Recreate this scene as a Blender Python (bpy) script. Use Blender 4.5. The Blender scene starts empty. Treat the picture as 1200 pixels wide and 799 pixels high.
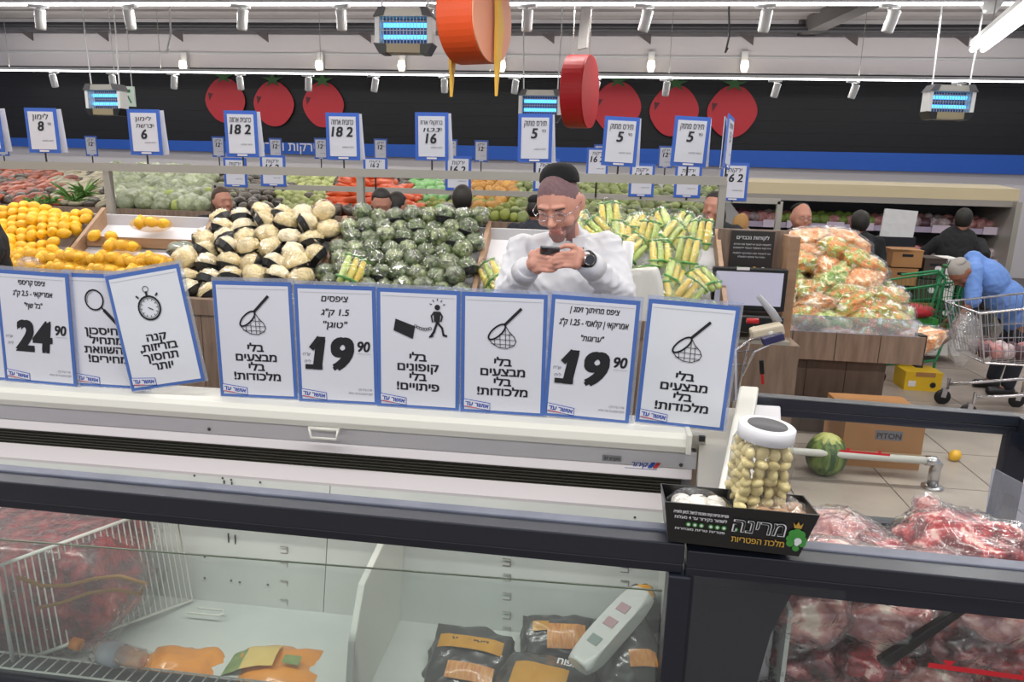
import bpy, bmesh, math, random
from mathutils import Vector, Matrix, Euler, noise, geometry
S = bpy.context.scene
COL = S.collection
R = math.radians
# ---------------------------------------------------------------- camera
FPX, HC = 850.0, 1.75
_p, _r, _y = R(13.176), R(1.54), R(6.948)
FW = Vector((-math.sin(_y)*math.cos(_p), math.cos(_y)*math.cos(_p), -math.sin(_p)))
_r0 = Vector((math.cos(_y), math.sin(_y), 0)); _u0 = _r0.cross(FW)
RT = _r0*math.cos(_r)+_u0*math.sin(_r); UP = _u0*math.cos(_r)-_r0*math.sin(_r)
cd = bpy.data.cameras.new('camera'); cam = bpy.data.objects.new('camera', cd); COL.objects.link(cam)
cd.sensor_width = 36; cd.lens = 36*FPX/1200; cd.clip_start = .05; cd.clip_end = 100
cam.matrix_world = Matrix(((RT.x, UP.x, -FW.x, 0), (RT.y, UP.y, -FW.y, 0), (RT.z, UP.z, -FW.z, HC), (0, 0, 0, 1)))
S.camera = cam
def at(px, py, Y):                       # the point at distance Y seen at a pixel of the photograph
    d = FW+RT*((px-600)/FPX)-UP*((py-399.5)/FPX)
    return Vector((0, 0, HC))+d*(Y/d.y)
def atz(px, py, z):
    d = FW+RT*((px-600)/FPX)-UP*((py-399.5)/FPX)
    return Vector((0, 0, HC))+d*((z-HC)/d.z)
# ---------------------------------------------------------------- world, lamps, exposure
w = bpy.data.worlds.new('world'); S.world = w; w.use_nodes = True
w.node_tree.nodes['Background'].inputs[0].default_value = (.86, .88, 1, 1)
w.node_tree.nodes['Background'].inputs[1].default_value = .42
def area(name, x, y, z, sx, sy, watts, col=(1, .97, .93), rot=(0, 0, 0)):
    l = bpy.data.lights.new(name, 'AREA'); l.shape = 'RECTANGLE'; l.size = sx; l.size_y = sy; l.energy = watts; l.color = col
    o = bpy.data.objects.new(name, l); COL.objects.link(o); o.location = (x, y, z); o.rotation_euler = rot
    return o
for yy in (-2.4, 1.2, 4.6):
    area('ceiling_lamp_light', -1.5, yy, 3.38, 14, .12, 230)
area('ceiling_lamp_light', -2.5, 8.0, 3.365, 20, .05, 150)
area('ceiling_lamp_light', -2.5, 11.2, 3.9, 20, .1, 190)
area('ceiling_lamp_light', -2.5, 14.0, 3.40, 21, .05, 60)
for yy, zz, ww in ((8.0, 3.50, 105), (14.0, 3.53, 80), (4.6, 3.5, 90)):      # added fill lights aimed up to brighten the ceiling, not track lamps
    area('added_ceiling_fill', -2.5, yy, zz, 20, .06, ww, rot=(math.pi, 0, 0))
S.view_settings.view_transform = 'Standard'; S.view_settings.look = 'None'
S.view_settings.gamma = 1; S.view_settings.use_curve_mapping = False
S.view_settings.exposure = 0.22
S.cycles.transparent_max_bounces = 16
S.cycles.max_bounces = 8
# ---------------------------------------------------------------- helpers
def hx(h):
    c = [int(h[i:i+2], 16)/255 for i in (0, 2, 4)]
    return tuple(x/12.92 if x <= .04045 else ((x+.055)/1.055)**2.4 for x in c)+(1,)
def mat(name, col, rough=.5, metal=0, col2=None, vs=8, vw=.5, det=3, bump=0, bs=60, coat=0, emis=0, alpha=1, stretch=None, trans=0, spec=.5, col3=None, sheen=0, crinkle=0, brnd=0):
    m = bpy.data.materials.new(name); m.use_nodes = True; N = m.node_tree.nodes; L = m.node_tree.links
    b = N['Principled BSDF']; c = hx(col); b.inputs['Base Color'].default_value = c
    b.inputs['Roughness'].default_value = rough; b.inputs['Metallic'].default_value = metal
    b.inputs['Coat Weight'].default_value = coat; b.inputs['Coat Roughness'].default_value = .12
    b.inputs['Transmission Weight'].default_value = trans; b.inputs['Specular IOR Level'].default_value = spec
    b.inputs['Alpha'].default_value = alpha
    m.diffuse_color = c
    if emis: b.inputs['Emission Color'].default_value = c; b.inputs['Emission Strength'].default_value = emis
    if col2 or bump or crinkle or brnd:
        tc = N.new('ShaderNodeTexCoord'); mp = N.new('ShaderNodeMapping'); L.new(tc.outputs['Object'], mp.inputs[0])
        oi = N.new('ShaderNodeObjectInfo'); vm = N.new('ShaderNodeVectorMath'); vm.operation = 'SCALE'; vm.inputs[0].default_value = (7, 11, 5)
        L.new(oi.outputs['Random'], vm.inputs['Scale']); L.new(vm.outputs[0], mp.inputs['Location'])
        if stretch: mp.inputs['Scale'].default_value = stretch
    if col2:
        n = N.new('ShaderNodeTexNoise'); n.inputs['Scale'].default_value = vs; n.inputs['Detail'].default_value = det
        L.new(mp.outputs[0], n.inputs['Vector'])
        r = N.new('ShaderNodeValToRGB'); e = r.color_ramp.elements; e[0].color = c; e[1].color = hx(col2)
        e[0].position = .5-vw/2; e[1].position = .5+vw/2
        if col3:
            k = e.new(.5+vw*.9 if .5+vw*.9 < .98 else .98); k.color = hx(col3)
        L.new(n.outputs[0], r.inputs[0]); src = r.outputs[0]
        if brnd:
            h = N.new('ShaderNodeHueSaturation'); mr = N.new('ShaderNodeMapRange'); mr.inputs['To Min'].default_value = 1-brnd; mr.inputs['To Max'].default_value = 1+brnd
            L.new(oi.outputs['Random'], mr.inputs[0]); L.new(mr.outputs[0], h.inputs['Value']); L.new(src, h.inputs['Color']); src = h.outputs[0]
        L.new(src, b.inputs['Base Color'])
    elif brnd:
        h = N.new('ShaderNodeHueSaturation'); mr = N.new('ShaderNodeMapRange'); mr.inputs['To Min'].default_value = 1-brnd; mr.inputs['To Max'].default_value = 1+brnd
        h.inputs['Color'].default_value = c; L.new(oi.outputs['Random'], mr.inputs[0]); L.new(mr.outputs[0], h.inputs['Value']); L.new(h.outputs[0], b.inputs['Base Color'])
    if bump or crinkle:
        bp = N.new('ShaderNodeBump'); bp.inputs['Strength'].default_value = bump or crinkle; bp.inputs['Distance'].default_value = .01
        if crinkle:
            t = N.new('ShaderNodeTexVoronoi'); t.inputs['Scale'].default_value = bs; t.feature = 'F1'
            n2 = N.new('ShaderNodeTexNoise'); n2.inputs['Scale'].default_value = bs*.4; L.new(mp.outputs[0], n2.inputs['Vector'])
            mx = N.new('ShaderNodeVectorMath'); mx.operation = 'ADD'; L.new(mp.outputs[0], mx.inputs[0]); sc = N.new('ShaderNodeVectorMath'); sc.operation = 'SCALE'; sc.inputs['Scale'].default_value = .08
            L.new(n2.outputs['Color'], sc.inputs[0]); L.new(sc.outputs[0], mx.inputs[1]); L.new(mx.outputs[0], t.inputs['Vector']); L.new(t.outputs['Distance'], bp.inputs['Height'])
        else:
            t = N.new('ShaderNodeTexNoise'); t.inputs['Scale'].default_value = bs; L.new(mp.outputs[0], t.inputs['Vector']); L.new(t.outputs[0], bp.inputs['Height'])
        L.new(bp.outputs[0], b.inputs['Normal'])
        if coat: L.new(bp.outputs[0], b.inputs['Coat Normal'])
    return m
def glassm(name, tint, op, rough=.02, milky=0, crinkle=0, bs=30, refl=1.0):
    """thin clear sheet: see-through with a Fresnel reflection and, for film, a milky share"""
    m = bpy.data.materials.new(name); m.use_nodes = True; N = m.node_tree.nodes; L = m.node_tree.links
    N.remove(N['Principled BSDF']); out = N['Material Output']
    t = N.new('ShaderNodeBsdfTransparent'); t.inputs[0].default_value = hx(tint)
    d = N.new('ShaderNodeBsdfDiffuse'); d.inputs[0].default_value = hx('f2f2f4')
    g = N.new('ShaderNodeBsdfGlossy'); g.inputs['Roughness'].default_value = rough
    m1 = N.new('ShaderNodeMixShader'); m1.inputs[0].default_value = milky; L.new(t.outputs[0], m1.inputs[1]); L.new(d.outputs[0], m1.inputs[2])
    f = N.new('ShaderNodeFresnel'); f.inputs[0].default_value = 1.45
    mu = N.new('ShaderNodeMath'); mu.operation = 'MULTIPLY_ADD'; mu.inputs[1].default_value = refl; mu.inputs[2].default_value = op; mu.use_clamp = True
    ge = N.new('ShaderNodeNewGeometry'); bf = N.new('ShaderNodeMath'); bf.operation = 'SUBTRACT'; bf.inputs[0].default_value = 1; L.new(ge.outputs['Backfacing'], bf.inputs[1])
    L.new(f.outputs[0], mu.inputs[0]); fm = N.new('ShaderNodeMath'); fm.operation = 'MULTIPLY'; L.new(mu.outputs[0], fm.inputs[0]); L.new(bf.outputs[0], fm.inputs[1])
    m2 = N.new('ShaderNodeMixShader'); L.new(fm.outputs[0], m2.inputs[0]); L.new(m1.outputs[0], m2.inputs[1]); L.new(g.outputs[0], m2.inputs[2])
    L.new(m2.outputs[0], out.inputs[0])
    if crinkle:
        tc = N.new('ShaderNodeTexCoord'); v = N.new('ShaderNodeTexNoise'); v.inputs['Scale'].default_value = bs; v.inputs['Detail'].default_value = 2; v.inputs['Distortion'].default_value = 1.2
        bp = N.new('ShaderNodeBump'); bp.inputs['Strength'].default_value = crinkle; bp.inputs['Distance'].default_value = .02
        L.new(tc.outputs['Object'], v.inputs['Vector']); L.new(v.outputs[0], bp.inputs['Height'])
        for s in (d, g, f): L.new(bp.outputs[0], s.inputs['Normal'])
    m.diffuse_color = (.8, .9, 1, .3)
    return m
class MB:
    """collects shapes; build() links them as ONE mesh object"""
    def __init__(s): s.v = []; s.f = []; s.m = []
    def add(s, v, f, mi=0, M=None):
        n = len(s.v)
        s.v += [tuple(M @ Vector(p)) if M else tuple(p) for p in v]
        s.f += [tuple(i+n for i in q) for q in f]; s.m += [mi]*len(f); return s
    def box(s, c, d, mi=0, rot=None, M=None):
        x, y, z = d[0]/2, d[1]/2, d[2]/2
        v = [(a*x, b*y, e*z) for a in (-1, 1) for b in (-1, 1) for e in (-1, 1)]
        T = Matrix.Translation(c)
        if rot: T = T @ Euler(rot).to_matrix().to_4x4()
        if M: T = M @ T
        return s.add(v, [(0, 1, 3, 2), (4, 6, 7, 5), (0, 4, 5, 1), (2, 3, 7, 6), (0, 2, 6, 4), (1, 5, 7, 3)], mi, T)
    def bb(s, a, b, mi=0):
        return s.box([(a[i]+b[i])/2 for i in range(3)], [abs(b[i]-a[i]) for i in range(3)], mi)
    def bar(s, p, q, w, h, mi=0):
        p, q = Vector(p), Vector(q); d = (q-p); L = d.length; z = d.normalized()
        u = Vector((0, 0, 1)) if abs(z.z) < .9 else Vector((0, 1, 0)); x = u.cross(z).normalized(); y = z.cross(x)
        M = Matrix.Translation((p+q)/2) @ Matrix((x, y, z)).transposed().to_4x4()
        return s.box((0, 0, 0), (w, h, L), mi, None, M)
    def tube(s, pts, r, n=8, mi=0, caps=True, M=None):
        pts = [Vector(p) for p in pts]; rs = r if isinstance(r, (list, tuple)) else [r]*len(pts)
        v = []; f = []; k = len(pts); ref = None
        for i, p in enumerate(pts):
            t = (pts[min(i+1, k-1)]-pts[max(i-1, 0)]).normalized()
            if ref is None: ref = t.orthogonal().normalized()
            x = (ref-t*ref.dot(t)); x = x.normalized() if x.length > 1e-5 else t.orthogonal().normalized(); ref = x; y = t.cross(x)
            for j in range(n):
                a = 2*math.pi*j/n; v.append(p+(x*math.cos(a)+y*math.sin(a))*rs[i])
        for i in range(k-1):
            for j in range(n): f.append((i*n+j, i*n+(j+1) % n, (i+1)*n+(j+1) % n, (i+1)*n+j))
        if caps: f.append(tuple(range(n-1, -1, -1))); f.append(tuple(range((k-1)*n, k*n)))
        return s.add(v, f, mi, M)
    def lathe(s, prof, n=24, c=(0, 0, 0), mi=0, M=None, sq=0):
        v = []; f = []; k = len(prof)
        for r, z in prof:
            for j in range(n):
                a = 2*math.pi*j/n; q = 1
                if sq: q = 1+sq*(1/max(abs(math.cos(a)), abs(math.sin(a)))-1)*1.0
                v.append((c[0]+r*q*math.cos(a), c[1]+r*q*math.sin(a), c[2]+z))
        for i in range(k-1):
            for j in range(n): f.append((i*n+j, i*n+(j+1) % n, (i+1)*n+(j+1) % n, (i+1)*n+j))
        f.append(tuple(range(n-1, -1, -1))); f.append(tuple(range((k-1)*n, k*n)))
        return s.add(v, f, mi, M)
    def ell(s, c, r, nu=14, nv=9, mi=0, rot=None, fn=None, M=None):
        v = [(0, 0, -1)]; 
        for i in range(1, nv):
            t = -math.pi/2+math.pi*i/nv
            for j in range(nu):
                a = 2*math.pi*j/nu; v.append((math.cos(t)*math.cos(a), math.cos(t)*math.sin(a), math.sin(t)))
        v.append((0, 0, 1)); f = []
        for j in range(nu): f.append((0, 1+(j+1) % nu, 1+j))
        for i in range(nv-2):
            for j in range(nu):
                a = 1+i*nu+j; b = 1+i*nu+(j+1) % nu; f.append((a, b, b+nu, a+nu))
        k = 1+(nv-2)*nu
        for j in range(nu): f.append((k+j, k+(j+1) % nu, len(v)-1))
        if fn: v = [fn(Vector(p)) for p in v]
        T = Matrix.Translation(c)
        if rot: T = T @ Euler(rot).to_matrix().to_4x4()
        T = T @ Matrix.Diagonal((r[0], r[1], r[2], 1))
        if M: T = M @ T
        return s.add(v, f, mi, T)
    def cap(s, p, q, r0, r1, n=12, mi=0, M=None):       # tapered capsule
        p, q = Vector(p), Vector(q); d = (q-p).normalized(); pts = []; rs = []
        for a in (-80, -50, -20): pts.append(p+d*r0*math.sin(R(a))); rs.append(r0*math.cos(R(a)))
        for a in (20, 50, 80): pts.append(q+d*r1*math.sin(R(a))); rs.append(r1*math.cos(R(a)))
        return s.tube(pts, rs, n, mi, True, M)
    def prism(s, poly, y0, y1, mi=0, M=None):            # polygon in XZ, extruded along Y
        n = len(poly); v = [(a, y0, b) for a, b in poly]+[(a, y1, b) for a, b in poly]
        f = [tuple(range(n)), tuple(range(2*n-1, n-1, -1))]+[(i, i+n, (i+1) % n+n, (i+1) % n) for i in range(n)]
        return s.add(v, f, mi, M)
    def profx(s, prof, x0, x1, mi=0):                    # (y,z) profile extruded along X
        n = len(prof); v = [(x0, a, b) for a, b in prof]+[(x1, a, b) for a, b in prof]
        f = [tuple(range(n)), tuple(range(2*n-1, n-1, -1))]+[(i, i+n, (i+1) % n+n, (i+1) % n) for i in range(n)]
        return s.add(v, f, mi)
    def stroke(s, pts, w, y=0, mi=0, th=.0012):
        for a, b in zip(pts, pts[1:]):
            a = Vector((a[0], y, a[1])); b = Vector((b[0], y, b[1])); d = b-a
            if d.length < 1e-6: continue
            d.normalize(); a = a-d*w*.35; b = b+d*w*.35; nrm = Vector((-d.z, 0, d.x))*w/2; t = Vector((0, -th, 0))
            s.add([a-nrm+t, b-nrm+t, b+nrm+t, a+nrm+t], [(0, 1, 2, 3)], mi)
        return s
    def mesh(s, name, mats, smooth=False):
        me = bpy.data.meshes.new(name); me.from_pydata(s.v, [], s.f)
        for m in (mats if isinstance(mats, (list, tuple)) else [mats]): me.materials.append(m)
        if any(s.m): me.polygons.foreach_set('material_index', s.m)
        if smooth: me.polygons.foreach_set('use_smooth', [True]*len(me.polygons))
        me.validate(); return me
    def build(s, name, mats, parent=None, loc=None, smooth=False, bevel=0, rot=None):
        o = bpy.data.objects.new(name, s.mesh(name, mats, smooth)); COL.objects.link(o)
        if parent: o.parent = parent
        if loc: o.location = loc
        if rot: o.rotation_euler = rot
        if bevel:
            b = o.modifiers.new('bevel', 'BEVEL'); b.width = bevel; b.segments = 2; b.limit_method = 'ANGLE'
        if smooth and bevel or smooth == 2:
            pass
        return o
def put(name, me, parent=None, loc=(0, 0, 0), rot=(0, 0, 0), sc=None):
    o = bpy.data.objects.new(name, me); COL.objects.link(o); o.parent = parent; o.location = loc; o.rotation_euler = rot
    if sc: o.scale = sc if isinstance(sc, (tuple, list)) else (sc, sc, sc)
    return o
def tag(o, label, cat, group=None, kind=None):
    o['label'] = label; o['category'] = cat
    if group: o['group'] = group
    if kind: o['kind'] = kind
    return o
def thing(name, label, cat, loc=(0, 0, 0), rot=(0, 0, 0), group=None):
    o = bpy.data.objects.new(name, None); COL.objects.link(o); o.location = loc; o.rotation_euler = rot; o.empty_display_size = .1
    return tag(o, label, cat, group)
def struct(o): o['kind'] = 'structure'; return o
def kids(o): return [c for c in bpy.data.objects if c.parent == o]
def dup(tree, loc, rot=None, label=None, group=None, sc=None):
    """tree = (object, [children trees]) ; copies thing, parts and sub-parts"""
    def cp(t, par):
        c = t[0].copy(); COL.objects.link(c); c.parent = par
        for k in t[1]: cp(k, c)
        return c
    r = cp(tree, None); r.location = loc
    if rot is not None: r.rotation_euler = rot
    if label: r['label'] = label
    if group: r['group'] = group
    if sc: r.scale = (sc, sc, sc)
    return r
def tree(o): return (o, [tree(c) for c in kids(o)])
def fuse(mb, voxel, smooth=4, fac=.5):
    """overlapping closed shapes become one continuous skin"""
    o = bpy.data.objects.new('t', mb.mesh('t', M_skin)); COL.objects.link(o)
    a = o.modifiers.new('r', 'REMESH'); a.mode = 'VOXEL'; a.voxel_size = voxel; a.use_smooth_shade = True
    b = o.modifiers.new('s', 'SMOOTH'); b.iterations = smooth; b.factor = fac
    dg = bpy.context.evaluated_depsgraph_get()
    me = bpy.data.meshes.new_from_object(o.evaluated_get(dg)); bpy.data.objects.remove(o)
    me.polygons.foreach_set('use_smooth', [True]*len(me.polygons)); return me
def paint(me, mats, fn):
    """one material per face, by where the face lies on the figure (hair, stubble, skin)"""
    me.materials.clear()
    for m in mats: me.materials.append(m)
    me.polygons.foreach_set('material_index', [fn(p.center) for p in me.polygons])
def lump(seed, r, amp=.15, freq=2.5, sub=3, ridged=0, base=None):
    bm = bmesh.new(); bmesh.ops.create_icosphere(bm, subdivisions=sub, radius=1)
    off = Vector((seed*3.7, seed*1.3, seed*7.1)); v = []
    for q in bm.verts:
        p = q.co.normalized(); n = noise.fractal(p*freq+off, 1.0, 2.0, 3)
        if ridged: n += ridged*(abs(noise.noise(p*freq*2.2+off*2))*-2+.5)
        k = 1+amp*n; p = Vector((p.x*r[0]*k, p.y*r[1]*k, p.z*r[2]*k))
        if base is not None and p.z < base: p.z = base+(p.z-base)*.15
        v.append(p)
    f = [tuple(x.index for x in q.verts) for q in bm.faces]; bm.free(); return v, f
def lump_mesh(name, m, sq=0, **k):
    b = MB(); v, f = lump(**k); r = k['r']
    if sq: v = [Vector((p.x*q, p.y*q, max(-r[2]*.8, min(r[2]*.8, p.z*1.2)))) for p in v for a, c in [(abs(p.x/r[0])+1e-5, abs(p.y/r[1]))] for q in [(math.hypot(a, c)/max(a, c))**sq]]
    b.add(v, f); return b.mesh(name, m, True)
# lettering --------------------------------------------------------
_tc = {}
ORD = ['first', 'second', 'third', 'fourth', 'fifth', 'sixth', 'seventh', 'eighth', 'ninth', 'tenth', 'eleventh', 'twelfth', 'thirteenth', 'fourteenth', 'fifteenth', 'sixteenth', 'seventeenth', 'eighteenth', 'nineteenth', 'twentieth', 'twenty-first', 'twenty-second', 'twenty-third', 'twenty-fourth']
def heb(t):
    out = []; num = ''
    for ch in t[::-1]:
        if ch.isdigit() or (ch == '.' and num): num = ch+num
        else:
            if num: out.append(num); num = ''
            out.append({'(': ')', ')': '('}.get(ch, ch))
    return ''.join(out)+num
def glyphs(t, size, bold=0, shear=0):
    k = (t, size, bold, shear)
    if k not in _tc:
        c = bpy.data.curves.new('t', 'FONT'); c.body = t; c.size = size; c.shear = shear; c.resolution_u = 4
        c.align_x = 'CENTER'; o = bpy.data.objects.new('t', c); COL.objects.link(o)
        c.fill_mode = 'NONE'
        dg = bpy.context.evaluated_depsgraph_get(); me = bpy.data.meshes.new_from_object(o.evaluated_get(dg))
        co = [q.co.copy() for q in me.vertices]; nb = {}
        for e in me.edges:
            p_, q_ = e.vertices; nb.setdefault(p_, []).append(q_); nb.setdefault(q_, []).append(p_)
        loops = []; seen = set()
        for i in sorted(nb):
            if i in seen: continue
            lp = [i]; seen.add(i); cur = i + 1 if i + 1 in nb[i] else nb[i][0]
            while cur not in seen:
                lp.append(cur); seen.add(cur); nx = [j for j in nb[cur] if j not in seen]
                if not nx: break
                cur = nx[0]
            if len(lp) > 2: loops.append(lp)
        def sa(l): return sum(co[l[i]].x*co[l[(i+1) % len(l)]].y-co[l[(i+1) % len(l)]].x*co[l[i]].y for i in range(len(l)))/2
        def inside(p, l):
            r = False
            for i in range(len(l)):
                a_, b_ = co[l[i]], co[l[i-1]]
                if (a_.y > p.y) != (b_.y > p.y) and p.x < (b_.x-a_.x)*(p.y-a_.y)/(b_.y-a_.y)+a_.x: r = not r
            return r
        vs, fs = [], []
        if loops:
            ars = [sa(l) for l in loops]; n_l = range(len(loops))
            par = {i: [j for j in n_l if j != i and ars[i]*ars[j] < 0 and abs(ars[j]) > abs(ars[i]) and inside(co[loops[i][0]], loops[j])] for i in n_l}
            outs = [i for i in n_l if not par[i]]
            for i in outs:
                holes = [loops[j] for j in n_l if i in par[j]]
                pl_ = [[co[q] for q in l] for l in [loops[i]]+holes]; n0 = len(vs)
                for l in pl_: vs += [tuple(q) for q in l]
                for t_ in geometry.tessellate_polygon(pl_):
                    x_ = [vs[n0+q] for q in t_]; ar_ = (x_[1][0]-x_[0][0])*(x_[2][1]-x_[0][1])-(x_[2][0]-x_[0][0])*(x_[1][1]-x_[0][1])
                    fs.append(tuple(n0+q for q in (t_ if ar_ > 0 else t_[::-1])))
        _tc[k] = (vs, fs)
        bpy.data.objects.remove(o); bpy.data.meshes.remove(me)
    return _tc[k]
def write(mb, t, x, z, size, mi=0, bold=0, shear=0, y=0, rot=0, width=None, xs_=1):
    v, f = glyphs(t, size, 0, shear)
    if not v: return
    xs = [p[0] for p in v]; sc = xs_ if not width else width/(max(xs)-min(xs)); cx = (max(xs)+min(xs))/2; e = bold*size
    c, s_ = math.cos(rot), math.sin(rot); nv = []
    for p in v:
        a = (p[0]-cx)*sc; b = p[1]; nv.append((x+a*c-b*s_, y, z+a*s_+b*c))
    for k, (u, q) in enumerate([(0, 0)] if not bold else [(-e, -e*.6), (e, -e*.6), (-e, e*.6), (e, e*.6), (0, 0)]): mb.add([(g[0]+u, g[1]-.00002*k, g[2]+q) for g in nv], f, mi)
# ---------------------------------------------------------------- materials
M_skin = mat('skin', 'd09a86', .5, col2='c48a78', vs=20, bump=.05, bs=200)
M_skin_r = mat('ruddy_skin', 'a87663', .55)
M_skin_d = mat('tanned_skin', '8a5a45', .5)
M_lips = mat('lips', 'b2746a', .5)
M_stub = mat('stubble', '9a746c', .6, col2='8a625c', vs=120)
M_buzz = mat('buzzed_hair', '7d6266', .75, col2='6a5054', vs=90)
M_hair = mat('black_hair', '17130f', .6); M_brown = mat('brown_hair', '3d2b1e', .6); M_greyh = mat('grey_hair', '8f8b86', .7)
M_kippa = mat('black_velvet', '0b0b0d', .9); M_white = mat('white_enamel', 'd8d9dd', .35); M_offw = mat('warm_white_plastic', 'cbcbc4', .4)
M_shirt = mat('white_cotton', 'd6d7dc', .8, bump=.35, bs=11, stretch=(1, 1, .6))
M_black = mat('black_plastic', '101114', .4); M_bcloth = mat('black_cloth', '16171b', .85)
M_navy = mat('dark_navy_frame', '20242e', .28, spec=.6); M_navy2 = mat('dark_navy_panel', '1d212c', .35)
M_strip = mat('rail_top_reflection', '4c5160', .42, col2='666b7a', vs=9)  # reflection on the rail's top face, put into its colour as lighter grey
M_liner = mat('freezer_liner', 'b9beba', .45, col2='c8ccc8', vs=4)
M_lpan = mat('white_panel', 'cccbd0', .4); M_lilac = mat('lilac_lip', 'c9c5c8', .4)
M_grille = mat('dark_grille', '2f2e26', .6, bump=.8, bs=220, stretch=(1, 1, .3)); M_grille2 = mat('grille_slat', '45443a', .5)
M_chrome = mat('chrome', 'c8c8cc', .22, metal=1); M_steel = mat('brushed_steel', 'a5a29a', .38, metal=.35)
M_dgrey = mat('dark_grey', '4a4a4d', .5)
M_wood = mat('grey_brown_wood', '6e5a4c', .5, col2='8a7666', vs=9, stretch=(3, 3, .35), vw=.4)
M_woodl = mat('light_wood_edge', 'a58468', .5, col2='93745a', vs=10, stretch=(.5, 3, 3))
M_glass = glassm('clear_glass', 'fbfdfc', 0, .02, milky=.012, refl=.5)
M_glassd = glassm('dusty_glass', 'f5f8f7', 0, .05, milky=.06, refl=.5)
M_acryl = glassm('acrylic', 'dfe6f6', .03, .12, milky=.16)
M_film = glassm('clear_film', 'fefefe', .03, .12, milky=.03, crinkle=1, bs=34, refl=1.3)
M_film2 = glassm('milky_film', 'fafafa', .04, .16, milky=.13, crinkle=1, bs=26, refl=1.3)
M_jarg = glassm('jar_plastic', 'f3f3ee', .01, .05, milky=.05)
M_paper = mat('white_paper', 'c8cad4', .35, coat=.3); M_paper2 = mat('glossy_paper', 'ccd0d8', .2, coat=.8, crinkle=.12, bs=9)
M_blue = mat('sign_blue', '2f5cb8', .35, coat=.3); M_blue2 = mat('sign_blue_soft', '4263a6', .35, coat=.3)
M_ink = mat('black_ink', '14151a', .5); M_grayink = mat('grey_ink', '6b6d76', .6); M_bink = mat('blue_ink', '1c3f9a', .5); M_rink = mat('red_ink', 'c0202c', .5)
M_ledw = mat('lamp_white', 'ffffff', .5, emis=6); M_ledt = mat('tube_white', 'fbfdff', .5, emis=5)
M_uv = mat('uv_tube', '58b8ff', .5, emis=1.7); M_uvb = mat('zapper_inside', '2a3f66', .4)
M_fixt = mat('fixture_white', 'd2d3d3', .5)
M_wblack = mat('black_wall_board', '191a1e', .5, spec=.3); M_wblue = mat('blue_band_paint', '1b55b4', .5); M_wwhite = mat('white_wall_paint', 'd9d5d6', .7)
M_wup = mat('upper_wall_grey', 'd9d3d3', .8); M_ceil = mat('ceiling_grey', 'b4aeac', .85, col2='a8a3a1', vs=2)
M_tred = mat('tomato_red', 'b02530', .6); M_tgrn = mat('tomato_green', '2e5c2c', .6); M_tdrk = mat('tomato_dark', '4c1820', .6)
M_orange = mat('orange_foam', 'cf4a14', .55); M_opink = mat('salmon_face', 'd88f70', .5); M_yell = mat('yellow_foam', 'd4a53a', .55); M_red = mat('red_foam', 'b3161e', .45)
M_floor = mat('floor_grout', '6d6660', .7); M_tile = mat('floor_tile', 'a89d93', .34, col2='978c83', vs=5, brnd=.05, spec=.5)
M_card = mat('cardboard', 'a87a4c', .75, col2='9c6f44', vs=6); M_card2 = mat('dark_carton', '3f322c', .7); M_wcard = mat('white_carton', 'd8d6d2', .6); M_ycard = mat('yellow_carton', 'd8b020', .55)
M_green = mat('green_plastic', '1f7a4a', .4); M_gold = mat('gold_ink', 'b8923c', .5); M_lgreen = mat('green_ink', '3f8f3c', .5)
# ---------------------------------------------------------------- the room
f = MB(); f.bb((-14, -4, -.1), (9, 16, -.006)); floor = struct(f.build('floor', M_floor))
tm = MB(); tm.box((0, 0, -.003), (.592, .592, .014)); tme = tm.mesh('tile', M_tile)
for i in range(11):
    for j in range(12): put('tile', tme, floor, (-.35+.6*i, 2.15+.6*j, 0))
c = MB(); c.bb((-14, -4, 4.62), (9, 16, 4.72)); ceil = struct(c.build('ceiling', M_ceil))
rib = MB(); rib.bb((-14, 0, -.03), (9, .05, .03)); rme = rib.mesh('rib', M_ceil)
for i in range(7): put('deck_rib', rme, ceil, (0, 11.3+i*.56, 4.6))
# back wall: upper part, black boards, blue band, white foot
wb = struct(put('wall_back', None)) if False else None
b = MB(); b.bb((-14, 15.05, -.1), (9, 15.2, 4.62)); wback = struct(b.build('wall_back', M_wwhite))
u = MB(); u.bb((-14, 14.9, 3.66), (9, 15.05, 4.3)); u.build('upper_panel', M_wup, wback)
u = MB(); u.bb((-14, 14.86, 3.92), (9, 14.9, 3.95)); u.build('joint_strip', M_fixt, wback)
bd = MB(); bd.bb((-14, 14.97, 0), (9, 15.05, .217)); bme = bd.mesh('board', M_wblack)
for i in range(7): put('board', bme, wback, (0, 0, 2.16+i*.219))
def blueband():
    m = MB(); v = [(-14, 2.0), (9, 1.93), (9, 2.29), (-14, 2.17)]
    m.prism([(a, b2) for a, b2 in v], 14.93, 15.05); m.build('blue_band', M_wblue, wback)
blueband()
st = MB(); write(st, heb('ירקות ופירות'), at(285, 168, 14.9).x+.9, 2.04, .26, bold=.01, y=14.92); st.build('lettering', M_wwhite, wback)
wr = MB(); wr.bb((4.66, 8.3, 0), (9, 8.5, 1.74)); wr = struct(wr.build('wall_right', M_wwhite))
# brackets and services under the ceiling
cb = MB()
cb.prism([(0, 0), (.62, 0), (.62, -.42)], -.04, .04); cbm = cb.mesh('bracket', mat('bracket_grey', '5d5656', .7))
for px in (30, 118, 205, 305, 425, 640, 753, 873, 995, 1125): put('bracket', cbm, ceil, (at(px, 42, 14.7).x-.1, 14.7, 4.30), (0, 0, 0), .42)
pp = MB(); pp.tube([(-14, 14.6, 4.36), (9, 14.6, 4.36)], .035); pp.tube([(-14, 14.75, 4.45), (9, 14.75, 4.45)], .05); pp.build('service_pipe', M_dgrey, ceil)
bm_ = MB(); bm_.bar((3.4, 16, 4.5), (4.9, 5, 4.5), .3, .3); bm_.build('beam', mat('beam_grey', '6f6b6a', .7), ceil)
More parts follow.
